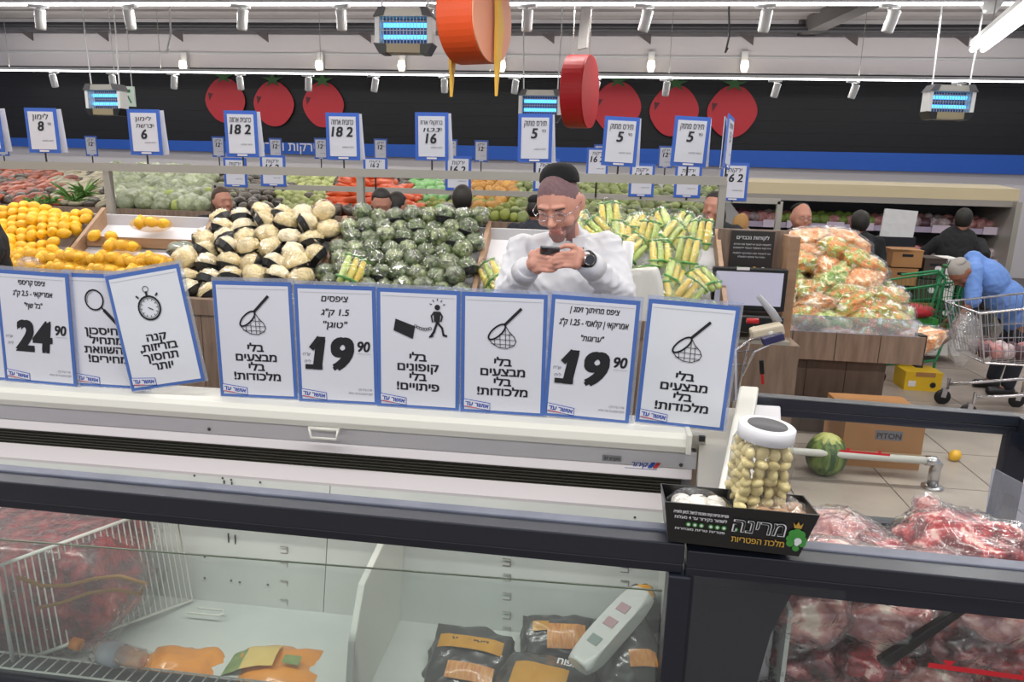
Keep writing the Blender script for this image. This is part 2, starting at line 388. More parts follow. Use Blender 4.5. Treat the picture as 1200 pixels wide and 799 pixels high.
# light trunks and spots
def trunk(Y, z, x0, x1, label):
    t = thing('light_track', label, 'light track', (0, Y, z))
    m = MB(); m.box(((x0+x1)/2, 0, .03), (x1-x0, .07, .05)); m.build('housing', M_fixt, t)
    m = MB(); m.box(((x0+x1)/2, 0, -.005), (x1-x0, .06, .02)); m.build('lamp_strip', M_ledw, t)
    for i in range(7):
        x = x0+1+(x1-x0-2)*i/6; m = MB(); m.tube([(x, 0, .05), (x, 0, 4.6-z)], .006, 5); m.build('hanging_wire', M_steel, t)
trunk(8.0, 3.43, -13, 8.5, 'nearer white glowing light track along the top edge of the photo')
trunk(14.0, 3.46, -13, 8.5, 'farther white light track running in front of the black wall')
def spot_proto(name, label, sc):
    t = thing(name, label, 'spotlight')
    m = MB(); m.box((0, 0, -.01), (.2*sc, .05*sc, .03*sc)); m.build('adapter', M_fixt, t)
    m = MB(); m.tube([(0, 0, -.02*sc), (0, 0, -.05*sc)], .015*sc, 6); m.build('stem', M_fixt, t)
    m = MB(); m.lathe([(.05*sc, 0), (.055*sc, .02*sc), (.055*sc, .2*sc), (.045*sc, .21*sc)], 14, (0, 0, 0), M=Matrix.Translation((0, 0, -.25*sc)) @ Euler((.25, .15, 0)).to_matrix().to_4x4())
    m.build('lamp_head', M_fixt, t, smooth=True)
    return t
sp = spot_proto('spotlight', 'white can spotlight hanging from the nearer light track', 1.0); sp['group'] = 'spots on the nearer track'
xs = [45, 152, 282, 400, 510, 618, 755, 897, 1043]; T = tree(sp)
for i, px in enumerate(xs):
    p = at(px, 8, 7.98); o = sp if i == 0 else dup(T, (0, 0, 0)); o.location = (p.x, 7.98, 3.41); o.rotation_euler.z = .3*(-1)**i; o['label'] = 'white can spotlight on the nearer light track, '+ORD[i]+' from the left'
sp2 = spot_proto('spotlight', 'small white can spotlight under the farther light track', 1.15); sp2['group'] = 'spots on the farther track'
T = tree(sp2)
for i, px in enumerate([64, 132, 203, 282, 361, 438, 521, 603, 697, 781, 909, 1000, 1125]):
    p = at(px, 92, 13.98); o = sp2 if i == 0 else dup(T, (0, 0, 0)); o.location = (p.x, 13.98, 3.43); o.rotation_euler.z = .35*((i % 3)-1); o['label'] = 'small white spotlight under the farther light track, '+ORD[i]+' from the left'
sp3 = thing('wall_lamp', 'small lit spotlight on the grey upper wall', 'spotlight', group='lit spots on the upper wall')
m = MB(); m.box((0, 0, 0), (.12, .1, .34)); m.build('bracket_plate', M_fixt, sp3)
m = MB(); m.lathe([(.05, 0), (.08, .1), (.06, .2)], 12, (0, -.1, -.2)); m.build('bulb', mat('warm_bulb', 'fff2d8', .5, emis=2.5), sp3, smooth=True)
T = tree(sp3)
for i, px in enumerate([217, 376, 472, 589, 763, 872]):
    p = at(px, 72, 14.84); o = sp3 if i == 0 else dup(T, (0, 0, 0)); o.location = (p.x, 14.84, p.z); o['label'] = 'small lit spotlight on the grey upper wall, '+ORD[i]+' from the left'
# twin tube lamp upper right
t = thing('twin_tube_lamp', 'bright twin fluorescent tube lamp at the top right corner', 'lamp')
a_, b_ = at(1146, 58, 8.2), at(1200, 16, 6.6); d_ = (b_-a_)*3
for k in (-.05, .05):
    m = MB(); m.tube([a_+Vector((k, 0, 0)), a_+d_+Vector((k, 0, 0))], .028, 8); m.build('tube', M_ledt, t)
m = MB(); m.bar(a_+Vector((0, 0, .06)), a_+d_+Vector((0, 0, .06)), .16, .05); m.build('housing', M_fixt, t)
for k in (.1, .8):
    m = MB(); q = a_+d_*k; m.tube([q+Vector((0, 0, .06)), (q.x, q.y, 4.6)], .006, 5); m.build('hanging_wire', M_steel, t)
o = tag(MB().lathe([(.05, 0), (.1, .08), (.1, .12), (.03, .2)], 14, (0, 0, 0)).build('ceiling_speaker', M_fixt, None, at(1160, 15, 8.0), True), 'white cone speaker hanging beside the twin tube lamp', 'speaker')
m = MB(); m.tube([(0, 0, .2), (0, 0, 1.1)], .006, 5); m.build('hanging_wire', M_steel, o)
# insect killers
def zapper(px, py, Y, w, label, yaw=0, wires=True):
    p = at(px, py, Y); t = thing('insect_killer', label, 'insect killer', p, (0, 0, yaw)); h = w*.72
    m = MB(); 
    for s in (-1, 1): m.box((s*w*.46, 0, 0), (w*.08, .14, h*.62))
    m.box((0, .06, 0), (w*.9, .02, h*.62), 1); m.build('body', [M_fixt, M_uvb], t)
    m = MB(); m.prism([(-w*.5, h*.3), (w*.5, h*.3), (w*.4, h*.48), (-w*.4, h*.48)], -.08, .08); m.build('top_cover', M_steel, t)
    m = MB(); m.prism([(-w*.5, -h*.3), (-w*.4, -h*.5), (w*.4, -h*.5), (w*.5, -h*.3)], -.08, .08); m.build('tray', mat('zapper_tray', '8f8468', .4), t)
    for s in (-1, 1):
        m = MB(); m.prism([(s*w*.3, -h*.31), (s*w*.52, -h*.29), (s*w*.42, -h*.52), (s*w*.3, -h*.52)], -.09, .09); m.build('corner_guard', M_black, t)
        m = MB(); m.prism([(s*w*.34, h*.32), (s*w*.52, h*.29), (s*w*.42, h*.5), (s*w*.3, h*.5)], -.09, .09); m.build('corner_guard', M_dgrey, t)
    for z in (h*.14, -h*.13):
        m = MB(); m.tube([(-w*.38, 0, z), (w*.38, 0, z)], h*.055, 8); m.build('uv_tube', M_uv, t)
    m = MB()
    for i in range(15): x = -w*.41+w*.82*i/14; m.tube([(x, -.06, -h*.3), (x, -.06, h*.3)], .0035, 4)
    for z in (-.2, 0, .2): m.tube([(-w*.42, -.06, h*z), (w*.42, -.06, h*z)], .0035, 4)
    m.build('guard_wires', M_steel, t)
    if wires:
        for s in (-1, 1):
            m = MB(); m.tube([(s*w*.4, 0, h*.5), (s*w*.4+.02*s, 0, .9), (s*w*.42, 0, 4.6-p.z)], .009, 5); m.build('hanging_chain', M_fixt, t)
zapper(475, 37, 6.5, .5, 'largest blue-lit insect killer hanging at the top beside the orange disc')
zapper(125, 117, 9, .52, 'blue-lit insect killer hanging at the far left in front of an exit sign', -.1)
zapper(633, 124, 10, .56, 'blue-lit insect killer hanging left of the red disc behind a price sign')
zapper(1111, 120, 8.2, .46, 'blue-lit insect killer hanging at the right under the long tube lamp', .1)
p = at(146, 113, 9.6); t = thing('exit_sign', 'small green and white exit sign behind the left insect killer', 'sign', p)
m = MB(); m.box((0, 0, 0), (.3, .03, .26)); m.build('panel', mat('sign_white_green', 'cfe0d4', .4), t)
m = MB(); m.prism([(-.12, -.09), (-.03, -.09), (-.03, .09), (-.12, .09)], -.02, -.015); m.prism([(0, .05), (.1, .05), (.1, .09), (0, .09)], -.02, -.015); m.stroke([(.02, -.08), (.06, 0), (.1, -.08)], .02, -.016); m.build('symbol', M_green, t)
for s in (-.12, .12): m = MB(); m.tube([(s, 0, .13), (s, 0, 4.6-p.z)], .006, 5); m.build('hanging_wire', M_fixt, t)
# big hanging discs (seen nearly edge on)
def scallop(r, n, amp): return [(r*(1+amp*abs(math.sin(n*math.pi*i/48)))*math.sin(2*math.pi*i/48), r*(1+amp*abs(math.sin(n*math.pi*i/48)))*math.cos(2*math.pi*i/48)) for i in range(48)]
def disc(px, py, Y, r, th, yaw, label, m1, m2, strips):
    p = at(px, py, Y); t = thing('hanging_disc', label, 'decoration', p, (0, 0, yaw))
    prof = [(a, b2) for a, b2 in scallop(r, 2, .08)]
    m = MB(); m.prism(prof, -th/2, th/2); m.build('disc_body', m1, t, bevel=.01)
    m = MB(); m.prism([(a*.99, b2*.99) for a, b2 in prof], -th/2-.012, -th/2-.001); m.build('front_face', m2, t)
    if strips:
        for s in (-1, 1):
            m = MB(); m.prism([(-.06, r*1.1), (.03, r*1.1), (.05, r*.3), (.10, -r*.2), (.06, -r*.8), (0, -r*1.75), (-.03, -r*.8), (-.03, 0)], s*(th/2+.05)-.012, s*(th/2+.05)+.012); m.build('leaf_cutout', M_yell, t)
    for s in (-1, 1): m = MB(); m.tube([(0, s*th*.4, r*.95), (0, s*th*.4, 4.6-p.z)], .006, 5); m.build('hanging_wire', M_steel, t)
disc(556, 22, 6.0, .33, .3, R(90-16), 'thick orange hanging disc with yellow cutouts on both sides', M_orange, M_opink, True)
disc(679, 108, 8.0, .36, .22, R(90-12), 'thick red hanging disc left of the wall tomatoes', M_red, M_red, False)
# tomatoes painted as flat boards on the black wall
for i, (px, py) in enumerate([(264, 116), (321, 120), (379, 121), (723, 124), (790, 128), (858, 129)]):
    p = at(px, py, 14.93); ords = ['leftmost of the three left red', 'middle of the three left red', 'right one of the three left red', 'leftmost of the three right red', 'middle of the three right red', 'rightmost red']
    t = thing('tomato_picture', ords[i]+' tomato picture on the black wall', 'wall picture', p); rr = .42+.03*(i > 2)
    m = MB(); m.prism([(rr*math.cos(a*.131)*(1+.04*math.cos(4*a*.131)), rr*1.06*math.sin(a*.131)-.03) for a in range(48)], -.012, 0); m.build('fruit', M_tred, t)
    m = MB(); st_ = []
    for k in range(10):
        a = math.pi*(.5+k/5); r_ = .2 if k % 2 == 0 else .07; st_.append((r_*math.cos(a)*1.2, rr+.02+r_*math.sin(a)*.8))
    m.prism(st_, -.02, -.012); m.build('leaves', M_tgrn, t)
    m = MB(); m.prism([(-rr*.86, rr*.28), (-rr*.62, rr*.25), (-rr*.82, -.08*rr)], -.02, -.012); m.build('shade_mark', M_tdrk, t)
p = at(686, 22, 8.5); o = tag(MB().box((0, 0, 0), (.02, .22, .62)).build('hanging_board', mat('pale_board', 'b9b6b4', .5), None, p, rot=(0, .06, .5)), 'pale hanging board seen edge on, above the red disc', 'sign')
m = MB(); m.tube([(0, 0, .3), (0, 0, 4.6-p.z)], .006, 5); m.build('hanging_wire', M_steel, o)
for px, lab in ((200, 'loose white cable end hanging left of the tomatoes'), (855, 'thin dark cable loop hanging above the right tomatoes')):
    a1 = at(px-1, 12, 10); o = tag(MB().tube([a1+Vector((0, 0, 1.2)), a1, at(px, 40, 10), at(px-5, 62, 10), at(px-2, 56, 10)], .012, 6).build('loose_cable', M_fixt if px < 300 else M_dgrey), lab, 'cable')
# ---------------------------------------------------------------- freezer in front (left) with its raised back
FZ = thing('chest_freezer', 'long white open freezer with dark front rail and raised back panel', 'freezer')
XL, XR = -3.0, .34
def fz(name, m, mt, **k): return m.build(name, mt, FZ, **k)
a0 = at(0, 564, 1.52); a1 = at(803, 638, 1.50); b0 = at(0, 594, 1.52); b1 = at(803, 676, 1.5)
dx = (a1-a0); L0 = a0-dx*.7
def railbar(A, B, zt, zb, dep, name, mt, par):
    v = [(A.x, A.y, A.z-zb), (A.x, A.y, A.z-zt), (A.x, A.y+dep, A.z-zt), (A.x, A.y+dep, A.z-zb), (B.x, B.y, B.z-zb), (B.x, B.y, B.z-zt), (B.x, B.y+dep, B.z-zt), (B.x, B.y+dep, B.z-zb)]
    m = MB(); m.add(v, [(0, 1, 2, 3), (7, 6, 5, 4), (0, 4, 5, 1), (1, 5, 6, 2), (2, 6, 7, 3), (3, 7, 4, 0)]); return m.build(name, mt, par, bevel=.003)
hr = (a0-b0).length
railbar(L0, a1, 0, .05, .05, 'front_rail', M_navy, FZ)
railbar(L0+Vector((0, .004, 0)), a1+Vector((0, .004, 0)), .051, .074, .04, 'lower_rail', M_navy2, FZ)
railbar(L0+Vector((0, .05, .006)), a1+Vector((0, .05, .006)), 0, .02, .035, 'rail_top_strip', M_strip, FZ)
zr = a1.z-.074
fz('front_glass', MB().bb((-3, 1.515, .385), (.2, 1.521, .885)), M_glass)
pl = [at(0, 632, 1.53), at(776, 692, 1.53)]
m = MB(); m.bar(pl[0]-(pl[1]-pl[0])*.6, pl[1], .004, .003); fz('inner_glass_edge', m, mat('glass_edge', '5f6a55', .3))
q0, q1 = pl[0]-(pl[1]-pl[0])*.6, pl[1]
m = MB(); m.add([(q0.x, 1.53, .385), (q1.x, 1.53, .385), (q1.x, 1.53, q1.z), (q0.x, 1.53, q0.z)], [(0, 1, 2, 3)]); m.add([(q0.x, 1.534, .385), (q1.x, 1.534, .385), (q1.x, 1.534, q1.z), (q0.x, 1.534, q0.z)], [(3, 2, 1, 0)]); fz('inner_glass', m, M_glassd)
fz('end_post', MB().bb((.185, 1.49, .02), (.234, 1.56, .88)), M_navy2, bevel=.003)
fz('front_base', MB().profx([(1.47, .02), (1.56, .02), (1.56, .365), (1.47, .38)], -3, .234), M_navy2)
# wire ledge behind the glass foot
m = MB()
for i in range(90): x = -1.9+i*.034; m.tube([(x, 1.56, .377), (x, 1.62, .377)], .0022, 4)
for y in (1.56, 1.62): m.tube([(-2.2, y, .375), (.18, y, .375)], .003, 5)
o = fz('wire_ledge', m, M_offw); o['kind'] = 'stuff'
fz('ledge_backing', MB().bb((-3, 1.56, .33), (.19, 1.625, .366)), M_dgrey)
fz('floor_liner', MB().bb((-3, 1.56, .2), (XR-.04, 2.2, .27)), M_liner)
m = MB(); m.profx([(2.10, .27), (2.19, .27), (2.29, .69), (2.20, .69)], -3, -.88); fz('inner_back_panel', m, M_liner)
m = MB(); m.profx([(2.10, .27), (2.19, .27), (2.29, .69), (2.20, .69)], -.877, XR-.04); fz('inner_back_panel', m, M_liner)
fz('side_liner', MB().bb((.235, 1.56, .27), (.25, 2.2, .66)), M_liner)
# slots and screws on the inner back
sl = MB(); sl.box((0, 0, 0), (.004, .004, .035)); slm = sl.mesh('slot', M_dgrey)
def onback(px, py): 
    for Y in [2.1+.005*i for i in range(22)]:
        p = at(px, py, Y)
        if p.z > .27 and Y >= 2.10+(p.z-.27)*.238-.004: return p+Vector((0, -.001, 0))
    return at(px, py, 2.15)
for px, py in [(263, 568), (272, 570)]: put('slot', slm, FZ, onback(px, py))
for px, py in [(268, 630), (276, 632)]: put('slot', slm, FZ, onback(px, py))
sc_ = MB(); sc_.lathe([(.0045, 0), (.003, .002)], 8, M=Euler((R(90), 0, 0)).to_matrix().to_4x4()); scm = sc_.mesh('screw', M_dgrey)
for px, py in [(228, 557), (261, 560), (271, 562), (305, 565), (240, 652), (240, 677), (271, 680), (281, 682), (314, 685), (744, 606)]: put('screw', scm, FZ, onback(px, py))
hk = MB(); 
for z in (.012, -.012): hk.box((0, 0, z), (.026, .003, .003))
hk.box((.012, 0, 0), (.003, .003, .024)); hkm = hk.mesh('slot', M_steel)
for px in (333, 461, 594, 732):
    for py in (650, 668, 690, 712, 730):
        if px > 700 and py > 690: continue
        put('slot', hkm, FZ, onback(px, py+(px-333)*.055-6))
# vent, lips, upper panel, bumper
fz('lower_lip', MB().profx([(2.2, .69), (2.29, .69), (2.31, .70), (2.31, .712), (2.2, .70)], XL, XR), M_lilac)
fz('vent_grille', MB().profx([(2.31, .64), (2.345, .64), (2.345, .8), (2.31, .8)], XL, XR-.04), M_grille)
g = MB()
for i in range(11): g.bb((XL, 2.3, .654+i*.011), (XR-.04, 2.311, .657+i*.011))
o = fz('grille_slats', g, M_grille2); o['kind'] = 'stuff'
fz('upper_lip', MB().profx([(2.275, .777), (2.345, .777), (2.345, .812), (2.285, .812)], XL, XR-.01), M_lilac, bevel=.004)
fz('upper_panel', MB().profx([(2.285, .813), (2.36, .813), (2.36, .87), (2.285, .87)], XL, XR), M_lpan)
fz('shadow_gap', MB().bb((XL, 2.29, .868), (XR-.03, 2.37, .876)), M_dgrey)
fz('bumper', MB().profx([(2.255, .878), (2.25, .90), (2.258, .925), (2.275, .938), (2.42, .940), (2.42, .878)], XL, at(808, 500, 2.25).x), M_offw, bevel=.002)
x0 = at(808, 500, 2.25).x
fz('bumper_end_cap', MB().bb((x0-.005, 2.247, .874), (x0+.012, 2.42, .944)), M_offw, bevel=.003)
fz('corner_bracket', MB().bb((x0+.012, 2.285, .885), (x0+.06, 2.41, .93)), M_steel)
fz('corner_block', MB().bb((x0+.037, 2.27, .915), (x0+.055, 2.285, .932)), M_black)
fz('back_cover', MB().bb((XL, 2.36, .05), (XR, 2.46, .876)), M_lpan)
hd = at(379, 508, 2.24); m = MB()
m.tube([hd+Vector((-.05, .03, .012)), hd+Vector((-.05, 0, .012)), hd+Vector((-.045, 0, -.018)), hd+Vector((.045, 0, -.018)), hd+Vector((.05, 0, .012)), hd+Vector((.05, .03, .012))], .005, 8)
m.bar(hd+Vector((-.055, .004, .014)), hd+Vector((.055, .004, .014)), .01, .012); fz('handle', m, M_offw, smooth=True)
for px, py in [(245, 503), (798, 545)]: put('screw', scm, FZ, at(px, py, 2.283), sc=1.5)
# badge, logo, type plate
p = at(717, 537, 2.283); m = MB(); m.box(p, (.062, .002, .02)); bdg = fz('badge', m, mat('badge_grey', '8b8d92', .4))
m = MB(); write(m, heb('תקרינ 37'), p.x, p.z-.005, .014, y=2.2805, bold=.01); m.build('lettering', M_ink, bdg)
p = at(752, 545, 2.283); m = MB(); write(m, heb('קירור'), p.x-.006, p.z-.005, .024, y=2.2825, bold=.02, shear=.3); m.stroke([(p.x-.055, p.z-.012), (p.x+.05, p.z-.012)], .0015, 2.2825); fz('maker_lettering', m, M_bink)
for k, mm in ((0, M_bink), (1, M_tred)):
    m = MB(); q = p.x+.026+k*.017; m.prism([(q-.006, p.z-.006), (q+.006, p.z-.006), (q+.018, p.z+.012), (q+.006, p.z+.012)], 2.2805, 2.284); fz('maker_stripe', m, mm)
p = onback(759, 617); m = MB(); m.box(p, (.05, .003, .03)); tp = fz('type_plate', m, mat('plate_silver', 'b9b9b2', .4))
m = MB()
for i in range(6): m.box(p+Vector((-.002, -.002, .011-i*.004)), (.04 if i else .02, .001, .0015))
m.build('print_lines', M_dgrey, tp)
fz('plinth', MB().bb((-3, 1.52, 0), (.234, 2.44, .2)), M_navy2)
# white divider between the freezer bays
dA, dB = at(432, 640, 2.13), at(412, 700, 1.75)
m = MB(); m.prism([(1.6, .27), (2.11, .27), (2.17, .66), (2.14, .68), (1.75, .62), (1.66, .5)], -.01, .01, M=Matrix(((0, 1, 0, 0), (1, 0, 0, 0), (0, 0, 1, 0), (0, 0, 0, 1))))
fz('bay_divider', m, M_offw, loc=(at(418, 720, 1.9).x+.07, 0, 0), bevel=.004)
# ---- wire basket side and things in the freezer
wf = thing('wire_divider', 'white wire grid divider standing in the freezer at left', 'wire rack')
c1, c2, c3, c4 = at(-4, 664, 1.62), at(205, 588, 2.08), at(225, 703, 2.08), at(16, 778, 1.60)
m = MB(); m.tube([c4, c1, c2, c3, c4], .006, 8); m.build('frame', M_offw, wf, smooth=True)
for i in range(1, 30):
    k = i/30; m = MB(); m.tube([c1.lerp(c2, k), c4.lerp(c3, k)], .0024, 5); m.build('wire', M_offw, wf)
m = MB(); q = at(232, 712, 2.02); m.tube([q, q+Vector((.09, -.0, -.0)), q+Vector((.1, -.02, 0)), q+Vector((.09, -.03, 0)), q+Vector((-.02, -.03, 0))], .004, 6); m.build('foot', M_offw, wf)
M_meat = mat('raw_meat', '5c0c14', .3, col2='a82a30', vs=20, vw=.14, col3='dcb4aa', coat=.6, bump=.3, bs=25, det=6, spec=.6)
M_meatb = mat('pale_meat', '8c2a30', .3, col2='cf9084', vs=18, vw=.16, col3='e8d2c0', coat=.6, bump=.3, bs=25, det=6)
M_meatd = mat('dark_meat', '2e080e', .3, col2='74202a', vs=20, vw=.16, col3='b88280', coat=.6, bump=.3, bs=25, det=6)
def packed(name, label, loc, r, seed, mt, film, rot=(0, 0, 0), amp=.22, cat='meat pack', group=None, fs=1.07, sq=0):
    t = thing(name, label, cat, loc, rot, group)
    lm = lump_mesh('meat', mt, sq, seed=seed, r=r, amp=amp, freq=1.9, sub=4); put('meat', lm, t)
    fm = lump_mesh('plastic_film', film, sq, seed=seed, r=[k*fs+.004 for k in r], amp=amp*.9, freq=1.9, sub=4, ridged=.22); put('plastic_film', fm, t)
    return t
q = at(90, 700, 1.92); packed('meat_block', 'big frozen red meat block in plastic behind the white wire divider', (q.x-.12, 1.88, .45), (.36, .19, .22), 3, mat('frozen_meat', '4a0e14', .35, col2='94262c', vs=22, vw=.2, col3='a86058', coat=.6, bump=.4, bs=30, det=6), M_film, amp=.12, sq=.75, rot=(0, 0, .12))
o = tag(lump_mesh and put('yellow_net', MB().tube([at(20+30*i, 676+9*math.sin(i*1.2)+2*i, 1.66) for i in range(6)]+[at(165-30*i, 696-8*math.sin(i*1.2)+2*i, 1.655) for i in range(5)], .0055, 6).mesh('yellow_net', mat('yellow_net', 'a57a45', .7), True)), 'twisted yellow net strap lying on the red meat block', 'strap')
# bottle with orange cap
bt = thing('bottle', 'clear plastic drink bottle with orange cap lying on the freezer ledge', 'bottle', at(132, 766, 1.62)+Vector((0, 0, .0)), (0, R(96), R(-4)))
bm2 = MB(); bm2.lathe([(.012, -.105), (.014, -.085), (.032, -.06), (.034, -.03), (.031, 0), (.034, .03), (.034, .09), (.03, .105)], 18); bm2.build('shell', M_film, bt, smooth=True)
m = MB(); m.lathe([(.0165, -.128), (.0165, -.104), (.014, -.1)], 16); m.build('cap', mat('orange_cap', 'e0861c', .4), bt, smooth=True)
m = MB(); m.lathe([(.0335, -.03), (.0335, .025)], 18); m.build('label_band', glassm('label_blue', '8fa5d8', .02, .3, milky=.5), bt, smooth=True)
m = MB(); m.lathe([(.02, -.05), (.026, -.03), (.026, .09), (.02, .1)], 14, (-.006, 0, 0)); m.build('juice', glassm('juice', 'f6c890', 0, .1, milky=.25), bt, smooth=True)
# printed frozen bags
def flatbag(name, label, loc, r, seed, mt, rot, details, cat='frozen food bag', sub=4):
    t = thing(name, label, cat, loc, rot)
    v, f = lump(seed=seed, r=r, amp=.13, freq=2.4, sub=sub, ridged=.3)
    def sqr(p):
        a, b = abs(p.x/r[0]), abs(p.y/r[1]); l = math.hypot(a, b); k = 1 if l < 1e-4 else (l/max(a, b))**.75; return Vector((p.x*k, p.y*k, p.z))
    bb_ = MB(); bb_.add([sqr(p) for p in v], f); put('bag', bb_.mesh('bag', mt, True), t)
    for nm, (x, y, sx, sy), dm in details:
        b = MB(); n = 8; v = []; f = []
        for i in range(n+1):
            for j in range(n+1):
                u, k = x+sx*(i/n-.5), y+sy*(j/n-.5); a_, b_ = abs(u/r[0])+1e-5, abs(k/r[1]); l_ = math.hypot(a_, b_); q_ = 1-(l_/(l_/max(a_, b_))**.75)**2
                v.append((u, k, r[2]*math.sqrt(max(q_, .02))*1.08+.006+.003*noise.noise(Vector((u*30, k*30, seed)))))
        for i in range(n):
            for j in range(n): f.append((i*(n+1)+j, (i+1)*(n+1)+j, (i+1)*(n+1)+j+1, i*(n+1)+j+1))
        b.add(v, f); b.build(nm, dm, t, smooth=True)
    return t
M_blkbag = mat('black_glossy_bag', '2b2b2b', .3, coat=.5, crinkle=.35, bs=22, col2='3e3d3b', vs=20)
M_yprint = mat('amber_print', 'c8921f', .4, coat=.3, col2='b47c14', vs=20); M_fries = mat('food_photo', 'b0602a', .4, col2='d9a050', vs=60, stretch=(3, .6, 1), coat=.3)
M_obag = mat('orange_bag', 'd98524', .45, coat=.4, col2='e0942e', vs=6, crinkle=.25, bs=14, col3='b86a1c')
M_gprint = mat('green_print', '5c7a4c', .5, col2='8a9a5c', vs=30); M_yp2 = mat('pale_yellow_print', 'cfae58', .5, col2='d8c07a', vs=18)
flatbag('frozen_food_bag', 'orange frozen vegetable bag with green print lying left of the white divider', at(325, 822, 1.8), (.22, .17, .135), 5, M_obag, (0, 0, .15), [('print_panel', (-.05, .03, .1, .12), M_yp2), ('green_patch', (-.13, .02, .06, .1), M_gprint), ('green_patch', (.05, .0, .05, .04), M_gprint)])
flatbag('frozen_food_bag', 'small orange frozen bag beside the clear bottle on the freezer floor', at(215, 800, 1.78)+Vector((0, 0, .02)), (.15, .1, .075), 6, M_obag, (0, 0, .1), [])
def bagtext(t, s_, x, y, z, size, mt, rz=0):
    m = MB(); write(m, s_, 0, 0, size, bold=.03)
    o = m.build('lettering', mt, t, (x, y, z), rot=(R(-90), 0, 0)); o.rotation_euler = (R(-62), 0, rz)
B1 = flatbag('frozen_food_bag', 'black frozen fries bag with amber band, left one of the black bags', at(548, 785, 1.88), (.13, .13, .06), 11, M_blkbag, (R(26), 0, -.08), [('amber_band', (.0, .055, .2, .045), M_yprint), ('food_photo', (.02, -.035, .14, .05), M_fries)])
m = MB(); write(m, 'YODDIZ', 0, 0, .03, bold=.03); o = m.build('lettering', M_ink, B1, (0, .045, .062), rot=(R(-90), 0, 0))
flatbag('frozen_food_bag', 'black frozen fries bag showing a photo of fries, farthest of the black bags', at(655, 752, 2.02), (.12, .08, .06), 12, M_blkbag, (R(38), 0, .1), [('food_photo', (.02, .0, .12, .075), M_fries), ('amber_band', (-.06, .03, .05, .03), M_yprint)])
B3 = flatbag('frozen_food_bag', 'black frozen bag with large amber panel under the long white package', at(640, 818, 1.78), (.15, .12, .08), 13, M_blkbag, (R(18), 0, -.2), [('amber_panel', (-.02, .0, .16, .09), M_yprint)])
m = MB(); write(m, heb('תפוח'), 0, 0, .03, bold=.03); m.build('lettering', M_white, B3, (.05, .06, .083), rot=(R(-90), 0, 0))
flatbag('frozen_food_bag', 'crumpled black frozen bag beside the dark end post', at(735, 772, 1.9), (.1, .13, .1), 14, M_blkbag, (R(15), 0, .2), [('food_photo', (.02, -.07, .08, .04), M_fries)])
flatbag('frozen_food_bag', 'black bag with orange corner squeezed against the end wall behind the white package', at(752, 715, 2.06), (.05, .07, .08), 15, M_blkbag, (R(15), 0, .2), [('amber_panel', (0, 0, .05, .05), M_yprint)])
wa, wb_ = at(680, 778, 1.75), at(752, 698, 1.95); dr = wb_-wa
wp = thing('long_package', 'long white wrapped package leaning across the black frozen bags', 'package', (wa+wb_)/2, dr.to_track_quat('Y', 'Z').to_euler())
v, f = lump(seed=9, r=(.043, dr.length*.56, .03), amp=.05, freq=2.5, sub=4)
v = [Vector((max(-.04, min(.04, p.x*1.35)), max(-dr.length*.53, min(dr.length*.53, p.y*1.25)), max(-.026, min(.026, p.z*1.4)))) for p in v]
m = MB(); m.add(v, f); m.build('wrap', mat('white_wrap', 'c5c6c2', .35, crinkle=.25, bs=25, coat=.5), wp, smooth=True)
for k, mm in ((.0, M_tred), (-.07, M_gprint), (.06, M_tred)):
    m = MB(); m.box((.0, k, .0275), (.035, .03, .0015)); m.build('print_mark', mat('faded_print', 'a8888c' if mm is M_tred else '7d8a84', .5), wp)
# ---------------------------------------------------------------- white end unit between freezers
eu = thing('freezer_end_cap', 'white slanted end cap between the two freezers behind the jar', 'freezer part')
def quadprism(pts, z0, z1, name, mt, par, **k):
    m = MB(); m.add([(a, b, z0) for a, b in pts]+[(a, b, z1) for a, b in pts], [(3, 2, 1, 0), (4, 5, 6, 7), (0, 1, 5, 4), (1, 2, 6, 5), (2, 3, 7, 6), (3, 0, 4, 7)]); return m.build(name, mt, par, **k)
quadprism([(.29, 1.62), (.345, 1.62), (.61, 2.72), (.54, 2.72)], .80, .985, 'ridge', M_offw, eu, bevel=.008)
quadprism([(.352, 1.62), (.46, 1.62), (.67, 2.62), (.58, 2.62)], .1, .945, 'side_cover', M_lpan, eu, bevel=.005)
quadprism([(.255, 1.62), (.28, 1.62), (.535, 2.7), (.40, 2.7)], .1, .90, 'seal_strip', M_steel, eu)
# ---------------------------------------------------------------- meat freezer at right
MF = thing('meat_freezer', 'dark framed glass chest freezer full of bagged red meat at right', 'freezer')
A = at(806, 645, 1.495); B = at(1200, 684, 1.475); B = A+(B-A)*1.55
railbar(A, B, 0, .042, .055, 'front_rail', M_navy, MF); railbar(A+Vector((0, .003, 0)), B+Vector((0, .003, 0)), .043, .085, .045, 'lower_rail', M_navy2, MF)
railbar(A+Vector((0, .055, .004)), B+Vector((0, .055, .004)), 0, .02, .04, 'rail_top_strip', M_strip, MF)
# dark end panel with its slanting edge, just behind the front glass
pp_ = [at(806, 680, 1.50), at(930, 690, 1.50), at(903, 742, 1.50), at(887, 799, 1.50), at(880, 860, 1.50), at(792, 860, 1.50)]
m = MB(); m.prism([(p.x, p.z) for p in pp_][::-1], 1.497, 1.53); m.build('end_panel', M_navy2, MF)
m = MB(); m.bb((.24, 1.488, .02), (1.62, 1.56, .42)); m.build('front_base', M_navy2, MF)
m = MB(); m.bb((.24, 1.488, .38), (1.62, 1.494, .885)); m.build('front_glass', M_glass, MF)
C_ = at(886, 464, 2.66); D_ = at(1196, 488, 2.66); h2 = C_.z-at(886, 486, 2.66).z
railbar(C_, D_+(D_-C_)*.0, 0, h2*.55, .05, 'far_rail', M_navy, MF); railbar(C_+Vector((0, .004, 0)), D_+Vector((0, .004, 0)), h2*.58, h2*1.02, .045, 'far_lower_rail', M_navy2, MF)
